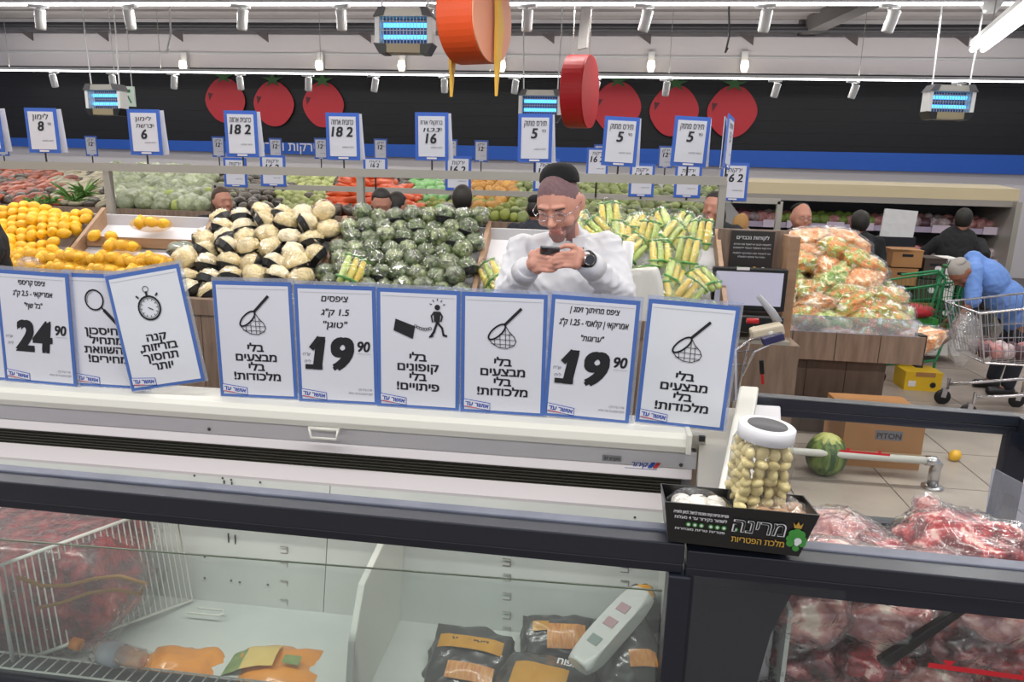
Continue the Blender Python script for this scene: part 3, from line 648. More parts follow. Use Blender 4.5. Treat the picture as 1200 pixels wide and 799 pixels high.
m = MB(); m.bb((C_.x, 2.66, .5), (D_.x, 2.666, C_.z-h2)); m.build('far_glass', M_glass, MF)
m = MB(); m.bb((C_.x, 2.645, .04), (D_.x, 2.7, .505)); m.build('far_base', M_navy2, MF)
px0 = at(1110, 510, 2.66).x
m = MB(); m.prism([(px0+.07, C_.z-h2*1.9), (D_.x+.03, C_.z-h2*1.9), (D_.x+.03, .3), (px0-.08, .3)][::-1] if False else [(at(1181, 508, 2.66).x, C_.z-h2), (D_.x+.04, C_.z-h2), (D_.x+.04, .4), (at(1168, 560, 2.66).x, .4)], 2.64, 2.69); m.build('corner_post', M_navy2, MF)
m = MB(); m.bb((D_.x, 1.5, C_.z-.13), (D_.x+.06, 2.7, C_.z-.02)); m.build('side_rail', M_navy, MF)
m = MB(); m.bb((.48, 1.56, .38), (1.55, 2.64, .44)); m.build('floor_liner', M_liner, MF)
m = MB(); m.bb((.47, 1.56, .44), (.48, 2.64, .78)); m.build('inner_end_wall', M_liner, MF)
m = MB(); m.bb((.26, 1.5, 0), (1.55, 2.68, .04)); m.build('plinth', M_black, MF)
m = MB()
for i in range(10): y = 1.6+i*.026; m.tube([(.95, y, .74), (1.4, y, .74)], .0025, 4)
o = m.build('wire_shelf', M_steel, MF); o['kind'] = 'stuff'
q1, q2, q3, q4 = at(1163, 548, 2.5), at(1260, 600, 1.9), at(1250, 720, 1.9), at(1150, 628, 2.5)
m = MB(); nn = (q2-q1).cross(q4-q1).normalized()*.005
m.add([q1, q2, q3, q4, q1+nn, q2+nn, q3+nn, q4+nn], [(0, 1, 2, 3), (7, 6, 5, 4), (0, 4, 5, 1), (1, 5, 6, 2), (2, 6, 7, 3), (3, 7, 4, 0)])
tag(m.build('plastic_sheet', M_acryl), 'clear plastic sheet standing at the right end of the meat freezer', 'divider')
# red load-line arrows on the panes
def loadline(pa, pb, Y, name='load_line'):
    a, b = at(*pa, Y), at(*pb, Y); m = MB(); d = b-a; w_ = d.length
    m.stroke([(a.x, a.z), (b.x, b.z)], w_*.05, Y); 
    for k in (.15, .8):
        q = a+d*k; s = w_*.055; m.add([(q.x-s, Y-.001, q.z+s*1.3), (q.x, Y-.001, q.z-.1*s), (q.x+s, Y-.001, q.z+s*1.3)], [(0, 1, 2)])
    m.build(name, M_rink, MF)
loadline((985, 528), (1042, 533), 2.655); loadline((1090, 779), (1230, 798), 1.486)
# meat bags: (px, py, Y, rx, ry, rz, material, seed, rot)
mb_ = [
 (990, 628, 1.98, .11, .13, .055, M_meatb, 21, .3, 'pale marbled meat bag lying left behind the black mushroom tray'),
 (1032, 655, 1.78, .07, .08, .05, M_meat, 22, .2, 'small red meat bag at the front of the pile beside the freezer rail'),
 (1125, 636, 1.86, .155, .12, .075, M_meat, 23, -.15, 'largest red meat bag on top of the pile at right'),
 (1090, 663, 1.72, .12, .06, .035, M_meatd, 24, 0, 'dark meat bag pressed under the largest meat bag'),
 (985, 655, 1.68, .13, .08, .035, M_meatb, 25, 0, 'flat whitish meat bag just behind the freezer rail'),
 (950, 720, 1.62, .085, .06, .07, M_meatb, 26, .2, 'pale pink meat bag at the upper left behind the glass'),
 (1035, 727, 1.64, .11, .07, .065, M_meatb, 27, -.2, 'milky wrapped meat bag in the middle behind the glass'),
 (955, 772, 1.62, .095, .06, .06, M_meatd, 28, .1, 'dark red meat bag at the lower left behind the glass'),
 (1030, 775, 1.60, .085, .055, .045, M_meat, 29, .3, 'red meat bag low in the middle behind the glass'),
 (1150, 715, 1.66, .12, .08, .06, M_meatb, 30, 0, 'orange-pink meat bag at the upper right behind the glass'),
 (1130, 755, 1.61, .085, .055, .05, M_meatd, 31, .2, 'purple red meat bag right of the black tray behind the glass'),
 (1190, 772, 1.60, .09, .055, .055, M_meat, 32, -.2, 'red meat bag at the lower right corner behind the glass'),
 (1095, 800, 1.60, .09, .055, .045, M_meatb, 33, .1, 'pale meat bag under the black tray at the bottom edge'),
 (930, 815, 1.60, .08, .05, .06, M_meatd, 34, .1, 'brownish meat bag at the bottom left behind the glass'),
 (1010, 830, 1.60, .09, .05, .05, M_meat, 35, .1, 'red meat bag at the bottom edge left of the load line')]
for px, py, Y, rx, ry, rz, mt, sd, rt_, lab in mb_:
    packed('bagged_meat', lab, at(px, py, Y), (rx, ry, rz), sd, mt, M_film2 if mt is M_meatb else M_film, (0, rt_*.3, rt_), .28, group='bagged meat in the dark freezer', fs=1.1)
for k in range(14):   # lower layers
    packed('bagged_meat', 'bagged meat buried under the upper pile', (.62+.14*(k % 6), 1.72+.26*(k//6), .56), (.1, .13, .12), 40+k, (M_meat, M_meatd, M_meatb)[k % 3], M_film, (0, 0, k), .2, group='buried bags of meat')
o = packed('meat_tail', 'twisted clear plastic bag end sticking up above the meat', at(1090, 602, 1.95), (.04, .03, .05), 60, M_meatb, M_film2, (0, -.6, 0), .3, cat='plastic bag')
m = MB(); q = at(1092, 742, 1.56); m.prism([(-.12, -.10), (-.09, -.115), (.075, .07), (.10, .11), (.055, .11), (.04, .06)], 0, .02)
tag(m.build('black_tray', M_black, None, (q.x-.01, 1.55, q.z), bevel=.004), 'black plastic tray edge stuck upright between the meat bags', 'tray')
# ---------------------------------------------------------------- mushroom tray and jar
ty = thing('cardboard_tray', 'open black printed mushroom carton on the dark freezer rail', 'carton')
TL, TR_, BR, BL = at(779, 588, 1.49), at(961, 604, 1.47), at(936, 652, 1.47), at(783, 634, 1.49)
m = MB(); dn = Vector((0, .004, 0)); m.add([TL, TR_, BR, BL, TL+dn, TR_+dn, BR+dn, BL+dn], [(3, 2, 1, 0), (4, 5, 6, 7), (0, 1, 5, 4), (1, 2, 6, 5), (2, 3, 7, 6), (3, 0, 4, 7)])
M_tray = mat('tray_black', '121314', .35, coat=.3); m.build('front_panel', M_tray, ty)
bk = Vector((0, .125, -.012))
def pan(name, a, b, c, d, mt, par=ty, n=Vector((0, 0, .003))):
    m = MB(); m.add([a, b, c, d, a+n, b+n, c+n, d+n], [(3, 2, 1, 0), (4, 5, 6, 7), (0, 1, 5, 4), (1, 2, 6, 5), (2, 3, 7, 6), (3, 0, 4, 7)]); return m.build(name, mt, par)
pan('side_panel', TL, TL+bk, BL+bk, BL, M_tray, n=Vector((.003, 0, 0))); pan('side_panel', TR_, TR_+bk, BR+bk, BR, M_tray, n=Vector((-.003, 0, 0)))
pan('back_panel', TL+bk, TR_+bk, BR+bk, BL+bk, M_tray, n=Vector((0, -.003, 0))); pan('bottom', BL, BR, BR+bk, BL+bk, M_tray)
# lettering on the tray front, laid in the plane of the panel
ux = (BR-BL).normalized(); uz = (TL-BL); uz = (uz-ux*uz.dot(ux)).normalized()
def traytext(s_, u, v_, size, mt, name='lettering', bold=.0, width=None, shear=0):
    m = MB(); write(m, s_, 0, 0, size, bold=bold, width=width, shear=shear)
    MM = Matrix.Translation(BL+ux*u+uz*v_-Vector((0, .0025, 0))) @ Matrix((ux, ux.cross(uz)*-1, uz)).transposed().to_4x4()
    m2 = MB(); m2.add(m.v, m.f, 0, MM); return m2.build(name, mt, ty)
W_ = (BR-BL).length
traytext(heb('מרינה'), W_*.68, .043, .046, M_white, bold=.03, width=.108, shear=.12)
traytext(heb('מרינה'), W_*.68, .044, .0445, M_tray, bold=.0, width=.105, shear=.12, name='lettering_inlay').location.y = -.001
traytext(heb('מלכת הפטריות'), W_*.68, .0185, .02, M_gold, bold=.02, width=.108)
traytext(heb('פטריות טריות נקיות ומוכנות לבישול, לטיגון ולאפייה'), W_*.235, .072, .01, M_white, bold=.02, width=.115)
traytext(heb('לשמור בקירור עד 4 מעלות'), W_*.235, .0595, .01, M_white, bold=.02, width=.11)
for i, k in enumerate((.1, .17, .24, .34, .41, .48, .6)):
    m = MB(); ang = [2*math.pi*j/14 for j in range(14)]; q = BL+ux*(W_*k*.72+.02)+uz*.047-Vector((0, .0022, 0)); m.add([q+ux*.0055*math.cos(a)+uz*.0055*math.sin(a) for a in ang], [tuple(range(14))]); m.add([q-Vector((0, .0006, 0))+ux*.003*math.cos(a)+uz*.003*math.sin(a) for a in ang], [tuple(range(14))], 1); m.build('icon_dot', [M_lgreen, M_white], ty)
traytext(heb('פטריות טריות מובחרות'), W_*.235, .033, .008, M_white, bold=.02, width=.105)
def blobflat(parts, name):
    m = MB()
    for k, (u, v_, r_, mi) in enumerate(parts):
        q = BL+ux*u+uz*v_-Vector((0, .0022+.0002*k, 0)); m.add([q+ux*r_*math.cos(2*math.pi*j/16)+uz*r_*math.sin(2*math.pi*j/16) for j in range(16)], [tuple(range(16))], mi)
    return m.build(name, [M_lgreen, M_white, M_gold], ty)
e0 = W_*.965
blobflat([(e0-.012, .04, .009, 0), (e0+.012, .04, .009, 0), (e0-.008, .052, .009, 0), (e0+.008, .052, .009, 0), (e0, .056, .009, 0), (e0-.012, .03, .008, 0), (e0+.012, .032, .008, 0), (e0, .02, .007, 0), (e0, .04, .008, 0), (e0+.003, .037, .0075, 1), (e0+.001, .031, .005, 1)], 'green_emblem')
m = MB(); q = BL+ux*e0+uz*.066-Vector((0, .003, 0)); m.add([q+ux*a+uz*b for a, b in [(-.007, 0), (.007, 0), (.01, .013), (.0045, .006), (0, .015), (-.0045, .006), (-.01, .013)]], [(0, 1, 3), (0, 3, 5), (1, 2, 3), (3, 4, 5), (5, 6, 0)]); m.build('crown_emblem', M_gold, ty)
# punnets inside
zb = (BL.z+BR.z)/2
for i, (dx_, lab, mt) in enumerate([(.07, 'net of pale garlic bulbs in the black carton left of the jar', mat('garlic', 'd8d6cf', .5)), (.245, 'wrapped brown mushrooms in the black carton under the jar', mat('mushroom', '9a7658', .5, col2='b08c68', vs=20))]):
    t = thing('wrapped_punnet', lab, 'punnet', (BL.x+dx_, BL.y+.066, zb+.03), group=None)
    for k in range(6):
        m = MB(); v, f = lump(seed=70+k+i*9, r=(.026, .026, .022), amp=.12, freq=2, sub=2); m.add(v, f); m.build('garlic_bulb' if i == 0 else 'mushroom', mt, t, ((k % 3-1)*.037, (k//3)*.04-.02, .024), True)
    m = MB(); v, f = lump(seed=75+i, r=(.075, .056, .045), amp=.12, freq=2.4, sub=4, ridged=.2); m.add(v, f); m.build('plastic_film', M_film, t, (0, 0, .02), True)
jr = thing('jar', 'square clear jar of peeled garlic cloves with white lid on the black carton', 'jar', (at(889, 596, 1.6).x-.016, 1.6, at(889, 596, 1.6).z), (R(1), R(4), .12))
hj = at(893, 495, 1.6).z-at(889, 596, 1.6).z
def sqring(r, z): return (r, z)
m = MB(); m.lathe([(.052, 0), (.057, .006), (.058, .03), (.06, hj*.5), (.061, hj*.72), (.055, hj*.8), (.052, hj*.84)], 32, sq=.62); m.build('glass_body', M_jarg, jr, smooth=True)
m = MB(); m.lathe([(.06, hj*.83), (.062, hj*.835), (.062, hj*.975), (.058, hj*.99), (.05, hj*.985)], 36); m.build('lid', M_white, jr, smooth=True)
m = MB(); m.lathe([(.044, hj*.985), (.043, hj*.994)], 28, (0, 0, 0)); m.build('lid_disc', M_dgrey, jr, smooth=True)
gm = [lump_mesh('garlic_clove', mat('garlic_clove', 'e4d6a0', .4, col2='d6c488', vs=30, coat=.3) if k == 0 else bpy.data.materials['garlic_clove'], seed=80+k, r=(.0165, .0125, .0195), amp=.12, freq=1.6, sub=2) for k in range(4)]
rnd = random.Random(4); n_ = 0
for lay in range(int(hj*.74/.021)):
    z = .02+lay*.021
    for i in range(4):
        for j in range(4):
            if i in (1, 2) and j in (1, 2) and lay < 6: continue
            x = (i-1.5)*.0275+rnd.uniform(-.003, .003); y = (j-1.5)*.0275+rnd.uniform(-.003, .003)
            put('garlic_clove', gm[n_ % 4], jr, (x, y, z+rnd.uniform(-.004, .004)), (rnd.uniform(-.6, .6)+(lay % 2)*1.5, rnd.uniform(-.6, .6), rnd.uniform(0, 6)), rnd.uniform(.7, .98)); n_ += 1
# ---------------------------------------------------------------- big paper signs on the freezer back
W3, H3 = .286, .418
def logo(par, x, z, y, s=1.0):
    m = MB(); m.prism([(x-.036*s, z-.001), (x+.036*s, z-.009*s), (x+.036*s, z+.012*s), (x-.036*s, z+.021*s)], y-.0012, y); o = m.build('logo_box', M_bink, par)
    m = MB(); m.prism([(x-.0345*s, z+.001), (x+.0345*s, z-.007*s), (x+.0345*s, z+.0105*s), (x-.0345*s, z+.0193*s)], y-.002, y-.0012); m.build('logo_field', M_paper, o)
    m = MB(); write(m, heb('אושר עד'), x, z+.001*s, .0165*s, bold=.035, y=y-.0026, rot=-.11, width=.062*s); m.build('lettering', M_bink, o)
    m = MB(); m.stroke([(x-.031*s, z+.001*s), (x+.0*s, z-.003*s)], .0018*s, y-.0022); m.build('red_underline', M_rink, o)
def icon_net(m, x, z):
    z -= .006
    m.stroke([(x+.004, z+.024), (x+.056, z+.078)], .0095)
    t45 = .75; ring = []
    for i in range(25):
        a = i*2*math.pi/24; u, v = .036*math.cos(a), .0145*math.sin(a); ring.append((x-.022+u*math.cos(t45)-v*math.sin(t45), z-.001+u*math.sin(t45)+v*math.cos(t45)))
    m.stroke(ring, .0055)
    m.stroke([(x+.003, z+.026), (x+.018, z+.002), (x+.036, z-.016), (x+.043, z-.032), (x+.036, z-.046), (x+.014, z-.056), (x-.014, z-.054), (x-.036, z-.042), (x-.05, z-.026)], .0026)
    for a, b, c in [(-.03, -.022, -.048), (-.012, -.008, -.054), (.006, .012, -.056), (.02, .0, -.052)]: m.stroke([(x+a, z+b), (x+a+.002, z+c)], .002)
    for a, b, c in [(-.012, .028, -.008), (-.026, .042, -.026), (-.04, .038, -.042)]: m.stroke([(x+a, z+c), (x+b, z+c-.002)], .002)
def circ(x, z, r, n=24, a0=0, a1=360, e=1): return [(x+r*math.cos(R(a0+(a1-a0)*i/n)), z+r*e*math.sin(R(a0+(a1-a0)*i/n))) for i in range(n+1)]
def icon_glass(m, x, z):
    m.stroke(circ(x-.03, z+.03, .034, e=1.05), .0055); m.stroke(circ(x-.03, z+.03, .027, 14, 100, 200), .0015)
    m.stroke([(x-.004, z+.003), (x+.006, z-.008)], .006); m.stroke([(x+.006, z-.008), (x+.05, z-.055)], .012)
def icon_watch(m, x, z):
    m.stroke(circ(x, z, .041), .0065); m.stroke(circ(x, z, .034), .0015)
    for k in range(12): a = R(30*k); m.stroke([(x+.027*math.cos(a), z+.027*math.sin(a)), (x+.032*math.cos(a), z+.032*math.sin(a))], .0022)
    m.stroke([(x-.004, z+.002), (x+.012, z-.008)], .003); m.stroke([(x, z+.046), (x, z+.056)], .008); m.stroke(circ(x, z+.066, .0105, 14), .0022)
    m.stroke([(x-.034, z+.04), (x-.04, z+.046)], .006); m.stroke([(x+.034, z+.04), (x+.04, z+.046)], .006)
def icon_man(m, x, z):
    m.prism([(x-.085, z-.005), (x-.078, z+.035), (x-.01, z+.012), (x-.018, z-.032)], -.001, 0)
    for k in range(7): q = k/6; m.stroke(circ(x-.008+.05*q, z+.013-.012*q*(1-q)*2-.006*q, .0045, 8), .002)
    m.stroke([(x+.044, z-.02), (x+.055, z-.004), (x+.066, z+.03)], .008); m.stroke([(x+.04, z-.022), (x+.052, z-.018)], .005)
    m.stroke([(x+.066, z+.03), (x+.083, z+.01), (x+.088, z-.014), (x+.098, z-.016)], .007)
    m.prism([(x+.055, z+.03), (x+.075, z+.03), (x+.077, z+.066), (x+.053, z+.066)], -.0015, 0)
    m.stroke([(x+.055, z+.063), (x+.046, z+.05), (x+.05, z+.03)], .005); m.stroke([(x+.075, z+.063), (x+.083, z+.05), (x+.079, z+.034)], .005)
    m.prism(circ(x+.066, z+.08, .0095, 12)[:-1], -.001, 0)
    for a in (20, 55, 90, 125, 160): m.stroke([(x+.066+.021*math.cos(R(a)), z+.082+.021*math.sin(R(a))), (x+.066+.027*math.cos(R(a)), z+.082+.027*math.sin(R(a)))], .003)
def sign_base(x, z, Y, roll, lean, label, glossy=False, yaw=0):
    t = thing('promo_sign', label, 'sign', (x, Y, z), (R(lean), roll, yaw))
    m = MB(); m.bb((-W3/2-.004, .002, 0), (W3/2+.010, .006, H3+.012)); m.build('acrylic_holder', M_acryl, t)
    m = MB(); m.bb((-W3/2, 0, .004), (W3/2, .0015, H3)); m.build('blue_border', M_blue2, t)
    m = MB(); m.bb((-W3/2+.0125, -.0008, .0135), (W3/2-.0125, 0, H3-.0145)); m.build('paper', M_paper2 if glossy else M_paper, t)
    m = MB(); m.stroke([(-W3/2+.018, H3-.026), (W3/2-.018, H3-.026)], .0008, -.001); m.build('fold_line', M_grayink, t)
    logo(t, -W3/2+.056, .024, -.001, 1.28)
    return t
def promo(x, z, Y, roll, lean, label, icon, lines, glossy=False, ix=0, iz=.295, tz=.172, size=.0395, cx=0, y0=.0345, yaw=0):
    t = sign_base(x, z, Y, roll, lean, label, glossy, yaw)
    m = MB(); icon(m, ix, iz); m.build('icon', M_ink, t, (0, -.002, 0))
    m = MB()
    for i, s_ in enumerate(lines): write(m, heb(s_), cx, tz-i*y0, size, bold=.035, y=-.002, xs_=1.22)
    m.build('lettering', M_ink, t); return t
def price(x, z, Y, roll, lean, label, lines, big, yaw=0):
    t = sign_base(x, z, Y, roll, lean, label, False, yaw)
    m = MB()
    for (s_, zz, sz, wd) in lines: write(m, heb(s_), .0, zz, sz*.92, bold=.02, shear=.18, y=-.002, width=wd)
    m.build('handwriting', M_ink, t)
    m = MB(); write(m, big[0], -.012, .126, .158, bold=.05, shear=.16, y=-.002, width=.135); (m.stroke([(-.086, .2), (-.062, .23)], .02, -.002), m.stroke([(-.108, .131), (-.058, .131)], .017, -.002)) if big[0][0] == '1' else 0; write(m, big[1], .098, .192, .05, bold=.03, shear=.15, y=-.002, width=.042)
    m.build('price_digits', M_ink, t)
    m = MB(); m.stroke([(.076, .184), (.122, .184)], .001, -.002); write(m, heb('ש"ח'), -.108, .17, .016, y=-.002, shear=.2); write(m, heb('ליח'), -.105, .145, .016, y=-.002, shear=.2)
    write(m, heb('11.96 ש"ח לק"ג'), .098, .052, .012, y=-.002, width=.05); write(m, heb('תוקף המבצע עד גמר המלאי'), .082, .038, .011, y=-.002, width=.085); o_ = m.build('small_print', M_grayink, t); o_['kind'] = 'stuff'
    return t
zt = .9405
NET = ['בלי', 'מבצעים', 'בלי', 'מלכודות!']
def sx(px, py): return at(px, py, 2.33).x
promo(sx(-28, 446), zt, 2.33, R(-1), -1, 'blue-edged paper sign cut off by the left photo edge', icon_net, NET)
price(sx(49, 446), zt, 2.325, R(1.2), -1, 'handwritten price sign reading 24.90, leftmost full sign', [('ציפס קריספי', .368, .03, .105), ('אמריקאי - 2.5 ק"ג', .328, .03, .155), ('"בל שף"', .285, .03, .07)], ('24', '90'))
promo(sx(129, 452), zt, 2.335, R(-.5), -1, 'magnifying glass sign half hidden behind the tilted stopwatch sign', icon_glass, ['החיסכון', 'מתחיל', 'בהשוואת', 'מחירים!'], tz=.2)
promo(sx(205, 462), zt+.033, 2.295, R(-11.5), -4, 'tilted glossy stopwatch sign leaning over its neighbour', icon_watch, ['קנה', 'בזריזות,', 'תחסוך', 'יותר'], True, iz=.285, tz=.17)
promo(sx(304, 472), zt, 2.33, R(-1.2), -1, 'landing net sign right of the stopwatch sign, left of the frying chips price', icon_net, NET)
price(sx(397, 480), zt, 2.33, R(-.8), -1, 'handwritten price sign reading 19.90 for 1.5 kg, between net and running man signs', [('ציפסים', .362, .034, .095), ('1.5 ק"ג', .315, .034, .1), ('"טוגן"', .272, .034, .085)], ('19', '90'))
promo(sx(490, 486), zt, 2.33, R(0), -1, 'sign with running man chained to a black block', icon_man, ['בלי', 'קופונים', 'בלי', 'פיתויים!'], iz=.28, tz=.172)
promo(sx(588, 491), zt, 2.33, R(-.3), -1, 'landing net sign in front of the man, between running man and price sign', icon_net, NET)
price(sx(686, 496), zt, 2.33, R(1.8), -1, 'handwritten price sign reading 19.90 for 1.25 kg, second sign from the right', [('ציפס מחיתוך זיגזג |', .366, .03, .16), ('אמריקאי | קלאסי - 1.25 ק"ג', .322, .032, .225), ('"ערוגות"', .272, .03, .075)], ('19', '90'))
promo(sx(795, 503), zt, 2.325, R(2.4), -1, 'glossy landing net sign, rightmost of the row, with light streaks', icon_net, NET, True, iz=.285, tz=.16)
# ---------------------------------------------------------------- produce stand with its frame
PS = thing('produce_stand', 'long sloping produce stand with wood sides and white shelves behind the signs', 'display stand')
def ps(y): return 1.36-(4.68-y)*.62           # slope of the stand surface
def psb(name, m, mt, **k): return m.build(name, mt, PS, **k)
psb('slope_deck', MB().profx([(3.9, ps(3.9)-.06), (4.7, ps(4.7)-.06), (4.7, ps(4.7)-.1), (3.9, ps(3.9)-.1)], -5.6, .72), M_lpan)
pb = MB(); pb.bb((-.298, -.012, 0), (.298, .012, .97)); pbm = pb.mesh('front_plank', M_wood)
for i in range(10): put('front_plank', pbm, PS, (.42-.6*i, 3.86, .0))
psb('front_rail', MB().bb((-5.6, 3.83, .90), (.72, 3.9, .99)), M_wood)
psb('back_board', MB().bb((-5.6, 4.70, .3), (.72, 4.74, 1.385)), M_lpan)
for x in (-5.2, at(112, 262, 4.6).x, at(248, 285, 4.6).x, at(403, 290, 4.6).x-.02, at(570, 280, 4.6).x, .7):
    m = MB(); m.prism([(3.88, ps(3.88)+.0), (4.7, ps(4.7)+.06), (4.7, .9), (3.88, .88)], -.014, .014, M=Matrix(((0, 1, 0, x), (1, 0, 0, 0), (0, 0, 1, 0), (0, 0, 0, 1)))); m.build('divider', M_woodl, PS)
xa, xb = at(112, 262, 4.6).x+.02, at(248, 285, 4.6).x-.02
for y in (4.06, 4.27, 4.48):
    psb('shelf_step', MB().bb((xa, y, ps(y)-.02), (xb, y+.21, ps(y)+.0)), M_lpan); psb('step_edge', MB().bb((xa, y-.012, ps(y)-.045), (xb, y, ps(y)+.02)), M_woodl)
# frame over the stand
FR = thing('stand_frame', 'long brushed metal frame above the near produce stand, carrying the price signs', 'frame')
zf = 1.735
m = MB(); pA, pB = at(0, 193, 4.85), at(851, 212, 4.85); m.bar(pA-(pB-pA)*.25, pB, .05, .055); m.build('top_bar', M_steel, FR)
zt2 = pB.z
for px in (129, 423, 846):
    p = at(px, 230, 4.85); k = (p.x-pA.x)/(pB.x-pA.x); z1 = pA.z+(pB.z-pA.z)*k; m = MB(); m.bar((p.x, 4.85, .9), (p.x, 4.85, z1), .045, .045); m.build('post', M_steel, FR)
F2 = thing('stand_frame', 'thinner metal frame farther back, behind the white-shirted man', 'frame')
pC, pD = at(252, 217, 7.0), at(914, 236, 7.0)
m = MB(); m.bar(pC, pD, .05, .05); m.build('top_bar', M_steel, F2)
for p in (pC, pD): m = MB(); m.bar((p.x, 7, .5), (p.x, 7, p.z), .05, .05); m.build('post', M_steel, F2)
# price signs on rods
def rodsign(px, py, Y, w, h, barz, text, num, label, yaw=0, double=True, cents='90', sc=1, group=None, roll=0):
    p = at(px, py, Y); t = thing('price_sign', label, 'price sign', (p.x, Y, p.z), (0, roll, yaw), group)
    m = MB(); m.bb((-w/2, -.004, -h/2), (w/2, .004, h/2)); m.build('blue_frame', M_blue, t)
    m = MB(); m.bb((-w*.4, -.0065, -h*.42), (w*.4, -.004, h*.42)); m.build('paper', M_paper, t)
    m = MB(); m.tube([(0, 0, -h/2), (0, 0, barz-p.z)], .006 if Y < 6 else .009, 6); m.build('rod', M_black, t)
    if double:
        m = MB(); m.box((w*.10, .035, -h*.01), (w*.95, .005, h*.97), rot=(0, R(-3), .1)); m.build('back_card', M_paper, t)
    m = MB(); lines = text.split('|')
    for i, s_ in enumerate(lines): write(m, heb(s_), 0, h*(.25-.15*i), h*(.17 if len(lines) == 1 else .13), bold=.01, shear=.15, y=-.008, width=w*(.66 if len(s_) > 5 else .5))
    write(m, num, -w*.02, h*(.0 if len(lines) == 1 else -.14), h*.29, bold=.03, shear=.15, y=-.008)
    if len(num) < 3: write(m, cents, w*.26, h*.12, h*.09, y=-.008)
    write(m, heb('סיום המבצע'), w*.15, -h*.24, h*.05, y=-.008); o_ = m.build('handwriting', M_ink, t); o_['kind'] = 'stuff'
    m = MB(); m.box((0, -.0075, -h*.455), (w*.3, .003, h*.035)); m.build('frame_logo', M_wwhite, t)
    return t
def zbar(x): return pA.z+(pB.z-pA.z)*(x-pA.x)/(pB.x-pA.x)+.02
for px, py, tx, nm, lab in [(-16, 152, 'לימון', '8', 'price sign mostly cut off by the left photo edge'), (50, 153, 'לימון', '8', 'price sign with the number 8 above the lemons at far left'), (170, 155, 'לימון|ברשת', '6', 'price sign with the number 6 above the lemons'), (283, 157, 'כרובית ארוזה', '18 2', 'price sign 18 and 2 left of the carrots above the cauliflower'), (402, 160, 'כרובית ארוזה', '18 2', 'price sign 18 and 2 above the orange carrot bags'), (506, 160, 'ברוקולי ארוז|נטו', '16', 'price sign with the number 16 above the broccoli'), (627, 162, 'תירס מתוק', '5', 'price sign 5 just above the man in the black kippa'), (727, 166, 'תירס מתוק', '5', 'price sign 5, middle one of three, above the corn'), (809, 166, 'תירס מתוק', '5', 'price sign 5, rightmost of three, above the corn')]:
    p = at(px, py, 4.85); rodsign(px, py, 4.85, .222, .305, zbar(p.x), tx, nm, lab, yaw=.12 if px < 420 else -.0, roll=R(2 if px > 700 else -.5))
p = at(854, 165, 4.85); rodsign(854, 167, 4.85, .222, .32, zbar(p.x), 'תירס', '5', 'price sign turned edge on at the right end of the frame', yaw=R(72), roll=R(4))
# second frame's signs, hanging about its bar
for i, (px, py, w_, h_) in enumerate([(276, 202, .24, .28), (320, 200, .26, .30), (537, 203, .25, .32), (440, 196, .24, .18), (700, 190, .2, .26), (752, 211, .23, .3), (806, 212, .24, .3), (860, 213, .25, .34), (640, 205, .24, .3)]):
    labs = ['small price sign left of the carrots, behind the near frame', 'second small sign left of the carrots, behind the near frame', 'small blue-edged sign right of the carrots over the green bags', 'tiny sign top peeking over the near bar above the carrots', 'pale sign edge left of the middle 5 sign', 'small sign below the middle 5 sign, behind the near bar', 'small sign below the right 5 sign, behind the near bar', 'price sign 16 and 2 right of the near frame corner', 'small sign hidden behind the head of the man in white']
    rodsign(px, py, 6.97, w_, h_, 1.53, 'ירקות', '16 2', labs[i], double=False)
# far small signs
far = [(107, 171), (171, 165), (256, 172), (323, 174), (376, 174), (446, 175), (528, 176), (564, 177), (704, 182), (780, 184), (3, 171)]
FT = None
for i, (px, py) in enumerate(far):
    t = rodsign(px, py, 10.6, .2, .3, 1.66, 'ירק', '12', 'tiny far price sign before the blue wall band, '+ORD[(i+1) % 11]+' from the left', double=False, group='far price signs before the blue band')
F3 = thing('stand_frame', 'farthest thin metal frame carrying the tiny price signs before the blue band', 'frame')
m = MB(); m.bar((-9.6, 10.6, 1.645), (1.2, 10.6, 1.645), .035, .035); m.build('top_bar', M_steel, F3)
for x in (-9.5, -5.8, -2.2, 1.1): m = MB(); m.bar((x, 10.6, 0), (x, 10.6, 1.64), .035, .035); m.build('post', M_steel, F3)
# far multideck at right
MD = thing('wall_fridge', 'long wall fridge with cream canopy at the back right', 'fridge')
x0, x1 = 1.45, 4.62
def md(n, m, mt, **k): return m.build(n, mt, MD, **k)
md('canopy', MB().profx([(9.0, 1.57), (9.0, 1.70), (9.5, 1.74), (9.9, 1.74), (9.9, 1.5), (9.1, 1.5)], x0, x1), mat('cream_canopy', 'b9ac8c', .5))
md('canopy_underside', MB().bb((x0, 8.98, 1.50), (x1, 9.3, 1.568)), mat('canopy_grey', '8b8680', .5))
md('side_panel', MB().bb((x1-.06, 8.9, 0), (x1, 9.95, 1.56)), M_steel)
md('back_panel', MB().bb((x0, 9.85, 0), (x1, 9.95, 1.6)), M_dgrey)
for k, (z, y) in enumerate([(1.20, 9.25), (.86, 9.12), (.52, 9.05)]):
    md('shelf', MB().bb((x0, y, z), (x1-.06, 9.85, z+.02)), M_dgrey); md('price_rail', MB().bb((x0, y-.02, z-.03), (x1-.06, y, z+.035)), mat('price_rail_lilac', 'b9aec6', .4))
md('base', MB().bb((x0, 9.0, 0), (x1, 9.85, .3)), M_dgrey)
pt = MB(); pt.box((0, 0, 0), (.2, .006, .09)); ptm = pt.mesh('price_card', mat('price_card_pink', 'dccfe0', .4))
for px in (905, 933, 980, 1015, 1048, 1105, 1166, 1180): p = at(px, 257, 9.2); put('price_card', ptm, MD, (p.x, 9.21, 1.215))
rnd = random.Random(8)
